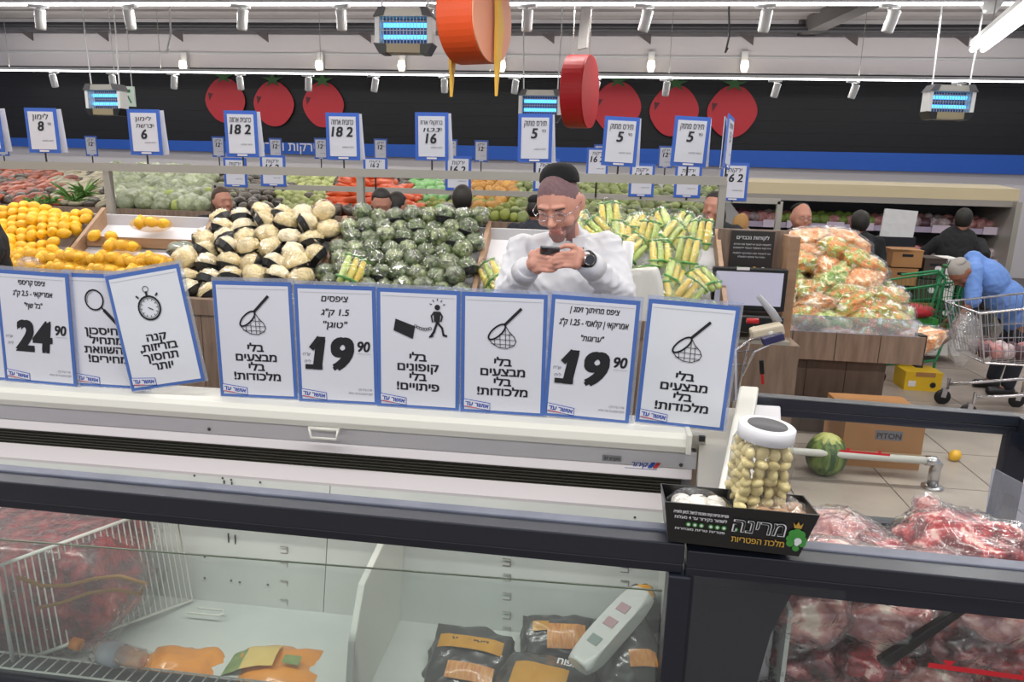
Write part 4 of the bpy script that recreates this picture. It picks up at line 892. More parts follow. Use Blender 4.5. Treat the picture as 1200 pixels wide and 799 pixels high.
M_pkr = mat('meat_pack_red', '8e4a52', .4, col2='c89a94', vs=25, brnd=.2); M_pkg = mat('leafy_green', '5d7a34', .5, col2='96ac56', vs=20, brnd=.15); M_pkw = mat('pack_white', 'c9c2c2', .4, col2='8a6670', vs=30, brnd=.2); M_pkd = mat('dark_pack', '3a2b33', .4, col2='6c4a55', vs=25, brnd=.2)
pk = [lump_mesh('package', m_, seed=i, r=(.085, .07, .055), amp=.2, freq=2, sub=2) for i, m_ in enumerate((M_pkr, M_pkg, M_pkw, M_pkd))]
labf = ['small red meat pack on the far wall fridge shelves', 'leafy green pack on the far wall fridge shelves', 'white and pink pack on the far wall fridge shelves', 'dark pack on the far wall fridge shelves']
for k, (z, y) in enumerate([(1.22, 9.33), (.88, 9.2), (.54, 9.15)]):
    for i in range(30):
        for row in range(2):
            x = x0+.05+i*.105; ty_ = rnd.choice([0, 0, 3, 2]) if k else (1 if 2.0 < x < 3.25 and rnd.random() < .7 else rnd.choice([0, 0, 2, 3]))
            o = put('package', pk[ty_], None, (x, y+.05+row*.16, z+.055+row*.03), (0, 0, rnd.uniform(-.6, .6)), (rnd.uniform(.8, 1.1), 1, rnd.uniform(.9, 1.6)))
            tag(o, labf[ty_], 'package', ['red', 'green', 'white', 'dark'][ty_]+' packs in the far fridge')
# ---------------------------------------------------------------- produce on the near stand
rnd = random.Random(21)
M_lemon = mat('lemon_skin', 'e9b51e', .42, col2='dea512', vs=14, bump=.12, bs=160, brnd=.10, coat=.15)
def lemon_fn(p):
    q = p.copy(); 
    if abs(q.z) > .85: q.z *= 1.12
    return q
lem = [MB().ell((0, 0, 0), (.036, .036, .042), 14, 10, fn=lemon_fn).mesh('lemon', M_lemon, True)]
def place(me, name, x, y, z, lab, cat, grp, rot=None, sc=1):
    o = put(name, me, None, (x, y, z), rot or (rnd.uniform(0, 6), rnd.uniform(0, 6), rnd.uniform(0, 6)), sc); return tag(o, lab, cat, grp)
xdl = at(108, 262, 4.6).x
for iy in range(14):
    for ix in range(24):
        y = 3.94+iy*.056; x = -4.75+ix*.077+(iy % 2)*.038
        if x > xdl-.035: continue
        z = ps(y)-.03+.055*math.sin(ix*.8+iy)*.5+.05+rnd.uniform(0, .02)+.05*max(0, 1-abs(y-4.4)/.35)
        place(lem[0], 'lemon', x, y, z, 'loose lemon in the left heap, '+ORD[ix]+' along row '+ORD[13-iy]+' from the back', 'lemon', 'loose lemons')
# scattered and netted lemons on the white shelves
for px, py, Y, lab in [(111, 281, 4.45, 'big lemon alone at the left on the white middle shelf'), (131, 284, 4.45, 'second lemon on the white middle shelf beside the nets')]:
    p = at(px, py, Y); place(lem[0], 'lemon', p.x, Y, ps(Y)+.045, lab, 'lemon', None)
M_net = glassm('yellow_net', 'ffe9a0', .05, .5, milky=.2)
M_netd = mat('yellow_net_bag', 'd9a820', .6, alpha=.35)
def netbag(x, y, z, rx, lab, grp=None, n=5):
    t = thing('net_of_lemons', lab, 'bag of lemons', (x, y, z), (0, 0, rnd.uniform(-.4, .4)), grp)
    for i in range(n): put('lemon', lem[0], t, ((i % 3-1)*.07*rx+rnd.uniform(-.01, .01), (i//3)*.06-.03, .03+.01*(i % 2)), (i, i*2, 1), .92)
    put('net', lump_mesh('net', M_netd, seed=3, r=(.13*rx, .085, .055), amp=.1, freq=2, sub=3), t, (0, 0, .02))
p = at(180, 265, 4.6); netbag(p.x, 4.58, ps(4.58)+.02, 1.0, 'net of lemons alone on the white top shelf')
p = at(153, 286, 4.45); netbag(p.x, 4.36, ps(4.36)+.02, .9, 'net of lemons on the white middle shelf')
for i in range(9):
    for j in range(3):
        x = xdl-.25+i*.135; y = 4.0+j*.1; 
        if x > at(236, 300, 4.2).x-.0: continue
        netbag(x, y, ps(y)+.04+.02*(i % 2), 1.0, 'yellow net of lemons, '+ORD[i]+' from left in the '+ORD[2-j]+' row above the signs', 'nets of lemons in the white bin')
M_cau = mat('cauliflower', 'e2d0a0', .5, col2='c4ad78', vs=24, bump=.7, bs=70, brnd=.10, coat=.5)
M_cau2 = mat('cauliflower_light', 'ece2c4', .5, col2='d2bf92', vs=24, bump=.7, bs=70, brnd=.08, coat=.35)
M_film3 = glassm('wrap_film', 'fefefe', .02, .1, milky=.0, crinkle=1.0, bs=60, refl=1.5)
def trayed(nm, lab, mt, seed, r, film=M_film3, tray=True):
    t = thing(nm, lab, 'vegetable pack')
    put('head', lump_mesh('head', mt, seed=seed, r=r, amp=.2, freq=3.2, sub=3), t, (0, 0, .01))
    if tray: m = MB(); m.lathe([(r[0]*.75, -r[2]*.75), (r[0]*1.05, -r[2]*.15), (r[0]*1.0, -r[2]*.1), (r[0]*.7, -r[2]*.6)], 10, sq=.25); m.build('tray', M_black, t)
    put('plastic_film', lump_mesh('plastic_film', film, seed=seed+1, r=[k*1.1 for k in r], amp=.16, freq=2.6, sub=2, ridged=.3), t, (0, 0, .01))
    return t
C = [trayed('wrapped_cauliflower', 'wrapped cream cauliflower in a black tray', m_, 90+i, (.078, .072, .06)) for i, m_ in enumerate((M_cau, M_cau2, M_cau))]
CT = [tree(c) for c in C]; n = 0
x0, x1 = at(246, 285, 4.6).x+.06, at(403, 290, 4.6).x-.06
for iy in range(7):
    for ix in range(9):
        y = 3.97+iy*.115; x = x0+ix*.145+(iy % 2)*.07
        if x > x1 - (0 if iy > 2 else -.02): continue
        z = ps(y)+.06+rnd.uniform(0, .05)-.05*max(0, (x0+.35-x))*(iy > 3)*2; k = n % 3; rr = (rnd.uniform(-.6, 1.1), rnd.uniform(-.9, .9), rnd.uniform(0, 6))
        o = C[k] if n < 3 else dup(CT[k], (0, 0, 0)); o.location = (x, y, z); o.rotation_euler = rr; n += 1
        o['label'] = 'wrapped cauliflower in black tray, '+ORD[ix]+' from the left in the '+ORD[6-iy]+' row from the back'; o['group'] = 'wrapped cauliflowers'
M_bro = mat('wrapped_broccoli', '2c3c1a', .4, col2='8f9c68', vs=30, vw=.3, bump=.9, bs=55, coat=.7, brnd=.15)
M_bro2 = mat('dark_broccoli', '1d2a14', .4, col2='667848', vs=34, vw=.3, bump=.9, bs=55, coat=.7, brnd=.15)
Bq = [trayed('wrapped_broccoli', 'film wrapped dark green broccoli head', m_, 100+i, (.066, .06, .062), tray=i == 1) for i, m_ in enumerate((M_bro, M_bro2, M_bro2))]
BT = [tree(c) for c in Bq]; n = 0
x0, x1 = at(403, 290, 4.6).x+.05, at(570, 280, 4.6).x-.05
for iy in range(8):
    for ix in range(10):
        y = 3.97+iy*.1; x = x0+ix*.112+(iy % 2)*.055
        if x > x1: continue
        z = ps(y)+.06+rnd.uniform(0, .04); k = n % 3
        o = Bq[k] if n < 3 else dup(BT[k], (0, 0, 0)); o.location = (x, y, z); o.rotation_euler = (rnd.uniform(-.4, .4), rnd.uniform(-.4, .4), rnd.uniform(0, 6)); n += 1
        o['label'] = 'film wrapped broccoli, '+ORD[ix]+' from the left in the '+ORD[7-iy]+' row from the back'; o['group'] = 'wrapped broccoli'
# corn packs
M_corn = mat('corn_yellow', 'd9b848', .4, col2='cfc860', vs=9, stretch=(1, 1, .5), bump=.4, bs=120, coat=.5, brnd=.1)
M_husk = mat('corn_husk', '8fae40', .5, col2='c3cf7c', vs=12, stretch=(3, 3, .6), coat=.5, brnd=.15)
M_gnet = mat('green_wrap_print', '2f7a34', .4, col2='4f9a3f', vs=25, coat=.5)
def cornpack(lab, k):
    t = thing('corn_pack', lab, 'corn pack')
    for i in range(3):
        x = (i-1)*.044; m = MB(); m.cap((x, 0, -.06), (x, 0, .055), .024, .018, 10); m.build('corn_cob', M_corn if (i+k) % 3 else M_husk, t, smooth=True)
        m = MB(); m.cap((x, .006, -.09), (x+.004, .008, .0), .02, .026, 8); m.cap((x, .01, 0), (x*1.1, .014, .085), .026, .012, 8); m.build('husk', M_husk, t, smooth=True)
    m = MB(); m.tube([(-.078, 0, -.07), (0, -.032, -.075), (.078, 0, -.07)], .008, 6); m.tube([(-.075, 0, .07), (0, -.02, .078), (.075, 0, .07)], .006, 6); m.build('green_wrap_band', M_gnet, t, smooth=True)
    put('plastic_film', lump_mesh('plastic_film', M_film3, seed=110+k, r=(.09, .045, .11), amp=.14, freq=2.2, sub=3, ridged=.25), t)
    return t
CP = [cornpack('film pack of corn cobs with green wrap in the corn bin', k) for k in range(3)]; PT = [tree(c) for c in CP]; n = 0
def corn_at(x, y, z, lab='', grp='corn packs right of the man'):
    global n
    k = n % 3; o = CP[k] if n < 3 else dup(PT[k], (0, 0, 0)); o.location = (x, y, z); o.rotation_euler = (rnd.uniform(-1.1, -.2), rnd.uniform(-.9, .9), rnd.uniform(-.5, .5)); o['label'] = lab; o['group'] = grp; n += 1
x0, x1 = at(570, 280, 4.6).x+.08, .62
for iy in range(6):
    for ix in range(9):
        y = 3.98+iy*.135; x = x0+ix*.155+(iy % 2)*.07
        if x > x1: continue
        if x < -.2: 
            if iy > 2: continue
            corn_at(x, y, ps(y)+.06, 'corn pack left of the man in white, '+ORD[ix]+' along the '+ORD[5-iy]+' row from the back', 'corn packs left of the man')
        else: corn_at(x, y, ps(y)+.06+rnd.uniform(0, .05)+(.05 if iy > 2 else 0), 'corn pack right of the man in white, '+ORD[ix]+' along the '+ORD[5-iy]+' row from the back')
p = at(418, 304, 4.15); corn_at(p.x, 4.08, ps(4.08)+.18, 'stray corn pack lying on the broccoli', None); bpy.data.objects
p = at(215, 285, 4.35); t = trayed('wrapped_squash', 'dark green wrapped squash on a black tray on the white shelf', mat('dark_squash', '3c4c38', .4, col2='75836a', vs=20, coat=.6), 120, (.09, .07, .05)); t.location = (p.x, 4.33, ps(4.33)+.06)
o = tag(lump_mesh and put('plastic_bag', lump_mesh('plastic_bag', M_film2, seed=121, r=(.07, .05, .045), amp=.2, freq=2, sub=3, ridged=.3), None, (at(38, 305, 4.05).x, 4.02, ps(4.02)+.17)), 'crumpled clear plastic bag on the lemons', 'plastic bag')
# white roll of bags beside the man
rb = thing('plastic_bag', 'tall white plastic bag hanging right of the man in the white shirt', 'plastic bag', at(745, 345, 3.9))
m = MB(); v, f = lump(seed=130, r=(.14, .05, .3), amp=.12, freq=2.2, sub=4, ridged=.25); v = [Vector((p.x*(1-.3*(p.z/.3+.3)), p.y, min(p.z, .16+.1*p.x))) for p in v]; m.add(v, f); m.build('bag_body', mat('white_bag', 'dcdcd8', .4, alpha=.85, coat=.3), rb, (.02, 0, -.02), True)
m = MB(); m.tube([(-.07, 0, -.1), (-.055, 0, .28)], .032, 12); m.build('bag_roll', M_white, rb, smooth=True)
# ---------------------------------------------------------------- produce field farther back
FS = thing('produce_stand', 'far sloping produce stand under the price signs', 'display stand')
def fz_(y): return 1.24+(y-7.1)*.175
m = MB(); m.profx([(7.05, 1.22), (8.95, fz_(8.95)-.04), (9.0, fz_(8.95)-.04), (9.0, 0), (7.05, 0)], -8.2, 1.4); m.build('deck', M_dgrey, FS)
m = MB(); m.bb((-8.2, 7.0, 1.15), (1.4, 7.05, 1.27)); m.build('front_edge', M_wood, FS)
def kind(nm, lab, cat, grp, mt, r, seed, amp=.15, freq=2.2, nvar=2, sub=2, rd=0):
    return [(lump_mesh(nm, mt, seed=seed+i, r=r, amp=amp, freq=freq, sub=sub, ridged=rd), nm, lab, cat, grp) for i in range(nvar)]
K = {}
K['redtray'] = kind('salad_tray', 'small dark red and orange salad tray at the far left', 'vegetable pack', 'red salad trays', mat('red_mix', '5a2420', .4, col2='b35a34', vs=14, brnd=.35, coat=.5), (.09, .06, .04), 200)
K['cream'] = kind('mushroom_tray', 'flat cream mushroom tray at the far left', 'vegetable pack', 'cream mushroom trays', mat('cream_tray', 'a39a7c', .4, col2='7d7660', vs=14, brnd=.2, coat=.5), (.11, .06, .035), 210)
K['leafy'] = kind('bagged_lettuce', 'clear bag of pale lettuce on the far left stand', 'vegetable pack', 'bagged lettuces', mat('pale_lettuce', '66734a', .4, col2='aab292', vs=16, brnd=.25, coat=.7, crinkle=.5, bs=40), (.12, .1, .1), 220, rd=.2, sub=3)
K['cabb'] = kind('green_cabbage', 'pale green cabbage on the far stand', 'cabbage', 'pale green cabbages', mat('cabbage', 'a9b463', .5, col2='8b9a4e', vs=8, brnd=.12), (.075, .075, .07), 230)
K['kohl'] = kind('kohlrabi', 'small pale green kohlrabi left of the carrots', 'vegetable', 'kohlrabi heap', mat('kohlrabi', 'b5bb7e', .5, col2='8f9c58', vs=8, brnd=.15), (.05, .05, .048), 240)
K['dark'] = kind('eggplant_pack', 'dark wrapped pack on the far stand', 'vegetable pack', 'dark packs on the far stand', mat('dark_mix', '25221d', .4, col2='5c5040', vs=16, brnd=.3, coat=.5), (.08, .06, .055), 250)
K['carrot'] = kind('bag_of_carrots', 'orange bag of carrots in the big heap', 'bag of carrots', 'orange carrot bags', mat('carrot_bag', 'e0642e', .4, col2='cc4c22', vs=16, brnd=.12, coat=.5, bump=.4, bs=40, stretch=(.4, 1, 1)), (.15, .09, .045), 260, amp=.25, sub=3)
K['green'] = kind('green_bag', 'bright green vegetable bag right of the carrots', 'vegetable pack', 'bright green bags', mat('bright_green', '4f9a48', .4, col2='8fbf7a', vs=14, brnd=.15, coat=.6), (.09, .07, .05), 270)
K['greyp'] = kind('wrapped_fennel', 'grey wrapped vegetable pack behind the broccoli', 'vegetable pack', 'grey wrapped packs', mat('grey_mix', '6d6a60', .4, col2='9a978c', vs=16, brnd=.2, coat=.6), (.07, .06, .05), 280)
K['mango'] = kind('yellow_melon', 'yellow orange fruit on the far stand left of the man', 'fruit', 'yellow orange fruits', mat('yellow_fruit', 'c99a4a', .5, col2='b07a35', vs=8, brnd=.15), (.075, .07, .065), 290)
K['olive'] = kind('green_pear', 'olive green fruit in the heap behind the broccoli', 'fruit', 'olive green fruits', mat('olive_fruit', '929a48', .5, col2='7a843c', vs=8, brnd=.15), (.05, .05, .055), 300)
K['gmix'] = kind('green_vegetable', 'green vegetable on the far stand behind the man', 'vegetable', 'green vegetables behind the man', mat('green_mix', '4c5a2c', .5, col2='98a460', vs=12, brnd=.25, coat=.2), (.08, .065, .055), 310, nvar=3, amp=.25)
K['pep'] = kind('dark_pepper', 'dark green vegetable pack behind the corn', 'vegetable', 'dark green vegetables behind the corn', mat('darkgreen_mix', '47522f', .5, col2='6f7a4a', vs=12, brnd=.2, coat=.3), (.08, .065, .055), 320, nvar=3, amp=.25)
cnt = {k: 0 for k in K}
def pick(px, far):
    r_ = rnd.random()
    if px < 62: return 'redtray' if r_ < .75 else 'dark'
    if px < 132: return 'cream' if r_ < .75 else ('redtray' if px < 90 else 'dark')
    if px < 248: return 'cabb' if not far and r_ < .35 and px > 170 else 'leafy'
    if px < 325: return ('dark' if r_ < .75 else 'gmix')
    if px < 392: return 'kohl' if r_ < .9 else 'dark'
    if px < 480: return 'dark'
    if px < 520: return 'green' if far else ('olive' if r_ > .3 else 'green')
    if px < 548: return 'greyp' if far or r_ < .3 else 'olive'
    if px < 604: return 'mango' if far or r_ < .3 else 'olive'
    if px < 720: return 'gmix'
    return 'gmix' if r_ < .5 else 'pep'
Y_ = 7.16; row = 0
while Y_ < 9.0:
    x = at(-40, 230, Y_).x
    while x < at(842, 240, Y_).x and x < 1.35:
        v_ = Vector((x, Y_, fz_(Y_)))-Vector((0, 0, HC)); px = 600+FPX*v_.dot(RT)/v_.dot(FW)
        kn = pick(px, Y_ > 7.9)
        if cnt[kn] >= 290: x += .1; continue
        me, nm, lab, cat, grp = K[kn][cnt[kn] % len(K[kn])]; wd = {'carrot': .2, 'leafy': .19, 'kohl': .095, 'olive': .095}.get(kn, .14)
        o = put(nm, me, None, (x, Y_+rnd.uniform(-.03, .03), fz_(Y_)+.04+rnd.uniform(0, .05)), (rnd.uniform(-.5, .5), rnd.uniform(-.6, .6), rnd.uniform(0, 6)) if kn not in ('cream', 'redtray') else (.5, rnd.uniform(-.2, .2)-.3, .6), rnd.uniform(.85, 1.15)); tag(o, lab, cat, grp); cnt[kn] += 1
        x += wd*rnd.uniform(.85, 1.05)
    Y_ += .135; row += 1
# carrot heap
for lay in range(9):
    z = 1.16+lay*.062
    for k in range(7-lay//2-(lay > 6)):
        for j in (0, 1):
            x = at(428, 230, 7.25).x+(k-(6-lay//2)/2)*.175+rnd.uniform(-.03, .03); y = 7.2+lay*.05+j*.16
            me, nm, lab, cat, grp = K['carrot'][k % 2]; tag(put(nm, me, None, (x, y, z), (rnd.uniform(-.2, .2), rnd.uniform(-.35, .35), rnd.uniform(-.3, .3))), lab, cat, grp)
# green bunches behind the lemons, left
M_dill = mat('dill_green', '3e6a2a', .6, col2='5f8a3c', vs=30)
for px, py, s in [(40, 240, .6), (88, 236, 1), (98, 228, .9), (60, 238, .6)]:
    p = at(px, py, 5.0); m = MB()
    for i in range(46):
        a = rnd.uniform(0, 6.28); l = rnd.uniform(.08, .17)*s; e = Vector((math.cos(a)*l, math.sin(a)*l*.6, rnd.uniform(.1, 1)*l)); m.tube([(0, 0, 0), e*.6, e+Vector((0, 0, -.02))], [.004, .007, .002], 4)
    tag(m.build('herb_bunch', M_dill, None, p), {40: 'small green herb bunch at far left above the lemons', 88: 'tall green herb bunch above the lemons', 98: 'dill bunch at the right of the herbs above the lemons', 60: 'low herb bunch second from left above the lemons'}[px], 'herbs')
# ---------------------------------------------------------------- scale kiosk and bag display
KX0, KX1 = at(845, 268, 4.55).x, at(928, 272, 4.55).x
kk = thing('scale_kiosk', 'wooden self-service scale stand with dark poster and screen', 'kiosk')
m = MB(); m.add([(KX0-.06, 4.5, 0), (KX1+.03, 4.5, 0), (KX1, 4.62, 1.44), (KX0, 4.62, 1.44), (KX0-.06, 4.6, 0), (KX1+.03, 4.6, 0), (KX1, 4.66, 1.44), (KX0, 4.66, 1.44)], [(0, 1, 2, 3), (7, 6, 5, 4), (0, 4, 5, 1), (1, 5, 6, 2), (2, 6, 7, 3), (3, 7, 4, 0)]); m.build('back_board', M_wood, kk)
m = MB(); m.bb((KX1-.03, 4.44, 0), (KX1+.03, 4.75, 1.42)); m.build('side_board', M_woodl, kk, bevel=.004)
m = MB(); m.bb((KX0-.06, 4.2, .0), (KX1+.03, 4.5, .82)); m.build('cabinet', M_wood, kk)
p0, p1 = at(857, 270, 4.6), at(905, 313, 4.6); m = MB(); m.bb((p0.x, 4.575, 1.15), (p0.x+.255, 4.6, 1.435)); pst = m.build('poster', mat('poster_dark', '2e2a29', .4), kk)
m = MB(); c_ = p0.x+.1275
write(m, heb('לקוחות נכבדים'), c_, 1.385, .03, bold=.02, y=4.573, width=.19)
for i, s_ in enumerate(['לתשומת לבכם יש לשקול את הפירות', 'והירקות במשקל העומד לרשותכם', 'נא להצמיד את המדבקה לשקית', 'תודה על שיתוף הפעולה']): write(m, heb(s_), c_, 1.35-i*.022-(i > 1)*.01, .014, y=4.573, bold=.01, width=.22 if i < 3 else .16)
m.build('lettering', M_white, pst)
for i in range(9):
    m = MB(); m.ell((c_-.1+i*.025, 4.57, 1.19+.012*(i % 2)), (.016, .003, .018), 8, 6); m.build('fruit_print', [M_lemon, M_lgreen, M_wwhite, M_tgrn, M_blue][i % 5], pst)
s0 = at(836, 312, 4.3); s1 = at(920, 365, 4.3)
m = MB(); m.bb((s0.x, 4.28, s1.z), (s1.x-.01, 4.33, s0.z)); mo = m.build('monitor', M_black, kk, bevel=.006)
m = MB(); m.bb((s0.x+.018, 4.276, s1.z+.03), (s1.x-.035, 4.28, s0.z-.022)); m.build('screen', mat('kiosk_screen', 'a9a9bc', .2, emis=.35), mo)
m = MB(); m.bb((s0.x+.13, 4.275, s0.z-.012), (s0.x+.2, 4.28, s0.z+.004)); m.build('tag_strip', M_wwhite, mo)
m = MB(); m.bb((s0.x+.02, 4.22, s1.z-.12), (s1.x-.02, 4.42, s1.z-.02)); m.build('scale_body', M_black, kk, bevel=.01)
m = MB(); m.bb((s0.x, 4.2, .82), (s1.x+.02, 4.5, .84)); m.build('weighing_plate', M_steel, kk)
# wood display
WD = thing('bag_display', 'grey-brown wooden display trough heaped with salad bags', 'display stand')
xl, xr = 1.02, 2.15
pbm2 = MB(); pbm2.bb((-.139, -.015, 0), (.139, .015, .19)); pm = pbm2.mesh('apron_board', M_wood)
for i in range(4): put('apron_board', pm, WD, (xl+.14+i*.283, 5.0, .56))
m = MB(); m.bb((xl, 5.015, .56), (xr, 6.3, .6)); m.build('trough_floor', M_wood, WD)
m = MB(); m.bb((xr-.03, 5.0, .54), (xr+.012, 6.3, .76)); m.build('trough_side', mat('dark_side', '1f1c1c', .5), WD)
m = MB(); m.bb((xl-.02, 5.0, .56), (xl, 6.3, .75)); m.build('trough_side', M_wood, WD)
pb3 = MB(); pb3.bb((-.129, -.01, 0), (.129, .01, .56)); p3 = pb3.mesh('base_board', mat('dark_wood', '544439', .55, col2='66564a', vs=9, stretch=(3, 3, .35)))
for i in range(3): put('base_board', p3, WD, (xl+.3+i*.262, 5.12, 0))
m = MB(); m.bb((xl+.17, 5.14, 0), (xr-.2, 6.2, .56)); m.build('base_core', M_black, WD)
q = at(960, 360, 4.98); m = MB(); m.bb((at(885, 380, 4.98).x, 4.985, .75), (at(1078, 380, 4.98).x, 4.989, .865)); m.build('glass_guard', M_acryl, WD)
M_veg = mat('salad_bag', 'e08c48', .3, col2='8fb040', vs=20, det=7, vw=.14, col3='f0ead0', coat=.8, crinkle=.8, bs=45, brnd=.12)
M_veg2 = mat('lettuce_bag', '6f9c30', .3, col2='d2d88a', vs=22, det=7, vw=.16, col3='e8985a', coat=.8, crinkle=.8, bs=45, brnd=.12)
M_veg3 = mat('orange_net_bag', 'dd8a48', .3, col2='ecc79a', vs=22, det=7, vw=.16, col3='f6ecd8', coat=.8, crinkle=.8, bs=45, brnd=.12)
def vbag(lab, k, mt):
    t = thing('vegetable_bag', lab, 'vegetable bag')
    v, f = lump(seed=140+k, r=(.2, .11, .09), amp=.26, freq=2.4, sub=4, ridged=.25); v = [Vector((p.x, p.y*(1-.35*max(0, abs(p.x)/.2-.6)/.5), p.z*(1-.35*max(0, abs(p.x)/.2-.6)/.5))) for p in v]
    m = MB(); m.add(v, f); m.build('contents', mt, t, smooth=True)
    v2 = [Vector((p.x*1.1, p.y*1.1, p.z*1.12+.004)) for p in v]; m = MB(); m.add(v2, f); m.build('plastic_film', M_film3, t, smooth=True)
    return t
VB = [vbag('clear salad bag with orange printed film in the heap on the wooden display', k, m_) for k, m_ in enumerate((M_veg, M_veg2, M_veg3))]; VT = [tree(c) for c in VB]; n = 0
for lay in range(8):
    z = .68+lay*.09
    for k in range(5-lay//2):
        for j in range(2 if lay < 7 else 1):
            x = (xl+xr)/2-.02+(k-(4-lay//2)/2)*.26+rnd.uniform(-.05, .05)+(.02 if lay < 4 else .03); y = 5.16+lay*.075+j*.3
            kk_ = rnd.choice([0, 0, 1, 2]); o = VB[n] if n < 3 else dup(VT[kk_], (0, 0, 0)); o.location = (x, y, z+rnd.uniform(-.02, .02)); o.rotation_euler = (rnd.uniform(-.5, .5), rnd.uniform(-.6, .6), rnd.choice([0, 3.14])+rnd.uniform(-.7, .7)); n += 1; o['group'] = 'salad bags on the wooden display'; o['label'] = 'orange printed salad bag, '+ORD[lay]+' layer from the bottom, '+ORD[k]+' from left'+(', behind another bag' if j else '')
# cartons around
def carton(lab, x, y, z, d, mt, rz=0, hole=True, nm='carton'):
    t = thing(nm, lab, 'box', (x, y, z), (0, 0, rz)); m = MB(); m.box((0, 0, d[2]/2), d); m.build('box_body', mt, t, bevel=.004)
    m = MB(); m.box((0, 0, d[2]-.008), (d[0]*1.02, d[1]*1.02, .014)); m.build('lid_edge', mt, t)
    if hole: m = MB(); m.box((0, -d[1]/2-.001, d[2]*.68), (.1, .004, .025)); m.build('hand_hole', M_black, t)
    return t
cb = thing('cardboard_box', 'brown cardboard box on the floor behind the meat freezer', 'box')
m = MB(); a_, b_ = at(985, 538, 4.5), at(1078, 542, 4.5)
m.bb((a_.x, 4.5, 0), (b_.x, 4.9, .36)); m.build('box_body', M_card, cb)
m = MB(); m.add([(a_.x, 4.5, .36), (b_.x, 4.5, .36), (b_.x+.06, 4.36, .42), (a_.x, 4.38, .43)], [(0, 1, 2, 3)]); m.add([(a_.x, 4.505, .365), (b_.x, 4.505, .365), (b_.x+.06, 4.365, .425), (a_.x, 4.385, .435)], [(3, 2, 1, 0)]); m.build('flap', M_card, cb)
m = MB(); m.bb(((a_.x+b_.x)/2-.05, 4.497, .19), ((a_.x+b_.x)/2+.11, 4.5, .25)); m.build('printed_label', M_grayink, cb)
m = MB(); write(m, 'PITON', (a_.x+b_.x)/2+.03, .2, .05, bold=.03, y=4.496); m.build('lettering', M_card2, cb)
m = MB(); m.box(((a_.x+b_.x)/2, 4.497, .1), (.5, .003, .02)); m.build('tape', mat('tape', 'b9a07c', .3), cb)
p = atz(965, 556, 0); ml = thing('striped_melon', 'round green striped melon on the floor left of the cardboard box', 'melon', (p.x, p.y, .0))
M_mel = mat('melon_green', '33502c', .45, col2='7d9448', vs=7, stretch=(5, 5, .6), vw=.25); m = MB(); m.ell((0, 0, .13), (.12, .12, .13), 28, 16, fn=lambda q: q*(1+.015*math.cos(10*math.atan2(q.y, q.x)))); m.build('melon_body', M_mel, ml, smooth=True)
m = MB(); m.ell((.0, 0, .165), (.1, .1, .1), 24, 14, fn=lambda q: q*(1+.03*math.cos(9*math.atan2(q.y, q.x)))); m.build('pale_top', mat('melon_pale', 'a2aa4e', .5, col2='c3c47c', vs=9, stretch=(5, 5, .6)), ml, smooth=True)
p = atz(1118, 540, 0); o = place(lem[0], 'lemon', p.x, p.y, .037, 'single yellow lemon lying on the tiled floor', 'lemon', None)
# floor bumper rail
fl = thing('bumper_rail', 'low white pipe bumper rail on a steel floor post behind the meat freezer', 'rail')
pp = atz(1092, 572, 0); zt_ = at(1092, 540, pp.y).z; le = at(860, 530, pp.y)
m = MB(); m.tube([(pp.x-2.2, pp.y, zt_), (pp.x, pp.y, zt_)], .022, 12); m.build('pipe', M_offw, fl, smooth=True)
m = MB(); m.tube([(pp.x-.06, pp.y, zt_), (pp.x-.01, pp.y, zt_), (pp.x+.01, pp.y, zt_-.02), (pp.x, pp.y, zt_-.05), (pp.x, pp.y, 0)], .03, 12); m.build('post', M_chrome, fl, smooth=True)
m = MB(); m.lathe([(.06, 0), (.06, .01), (.035, .014)], 20, (pp.x, pp.y, .004)); m.build('flange', M_chrome, fl, smooth=True)
carton('yellow fruit carton on the floor near the shopping cart', at(1073, 455, 6.5).x, 6.5, 0, (.3, .25, .17), M_ycard, 0, False)
m = MB(); m.bb((-.07, -.128, .13), (.09, -.126, .168)); kb = [o for o in bpy.data.objects if o.get('label', '').startswith('yellow fruit')][0]; m.build('opening', M_card, kb)
m = MB(); m.bb((-.12, -.128, .04), (-.06, -.126, .09)); m.build('printed_label', M_wwhite, kb); m = MB(); m.ell((.08, -.127, .06), (.025, .002, .025), 8, 6); m.build('print_mark', M_black, kb)
# stacked produce cartons behind
for i, (px, z, w_, h_, mt, lab) in enumerate([(1052, 1.06, .28, .17, M_card, 'top brown carton of the stack behind the salad bags'), (1050, .88, .28, .17, M_card, 'second brown carton behind the salad bags'), (1085, .96, .2, .2, M_card2, 'dark brown carton left of the upper white carton'), (1105, .96, .16, .2, M_wcard, 'upper white printed carton in the far stack'), (1081, .75, .22, .2, M_card2, 'dark brown carton left of the middle white carton'), (1101, .75, .18, .2, M_wcard, 'middle white printed carton in the far stack'), (1072, .5, .3, .22, M_card, 'brown carton low behind the green cart'), (1103, .53, .12, .2, M_card2, 'dark carton low in the far stack'), (1122, .53, .16, .17, M_wcard, 'lower white carton with tipped lid in the far stack'), (1112, .2, .3, .3, M_wcard, 'big white carton at the base of the far stack'), (1072, .2, .3, .28, M_card, 'brown carton at the base of the far stack')]):
    t = carton(lab, at(px, 330, 7.6).x, 7.6+.02*(i % 2), z-.12, (w_, .3, h_), mt)
    if mt is M_wcard: m = MB(); write(m, 'DATES', 0, h_*.75, .05, bold=.02, y=-.1525); m.build('lettering', M_ink, t)
    if mt is M_card2: m = MB(); m.lathe([(.03, 0), (.03, .003)], 14, (.03, h_*.0, 0), M=Matrix.Translation((0, -.15, h_*.5)) @ Euler((R(90), 0, 0)).to_matrix().to_4x4()); m.build('round_label', M_wwhite, t)
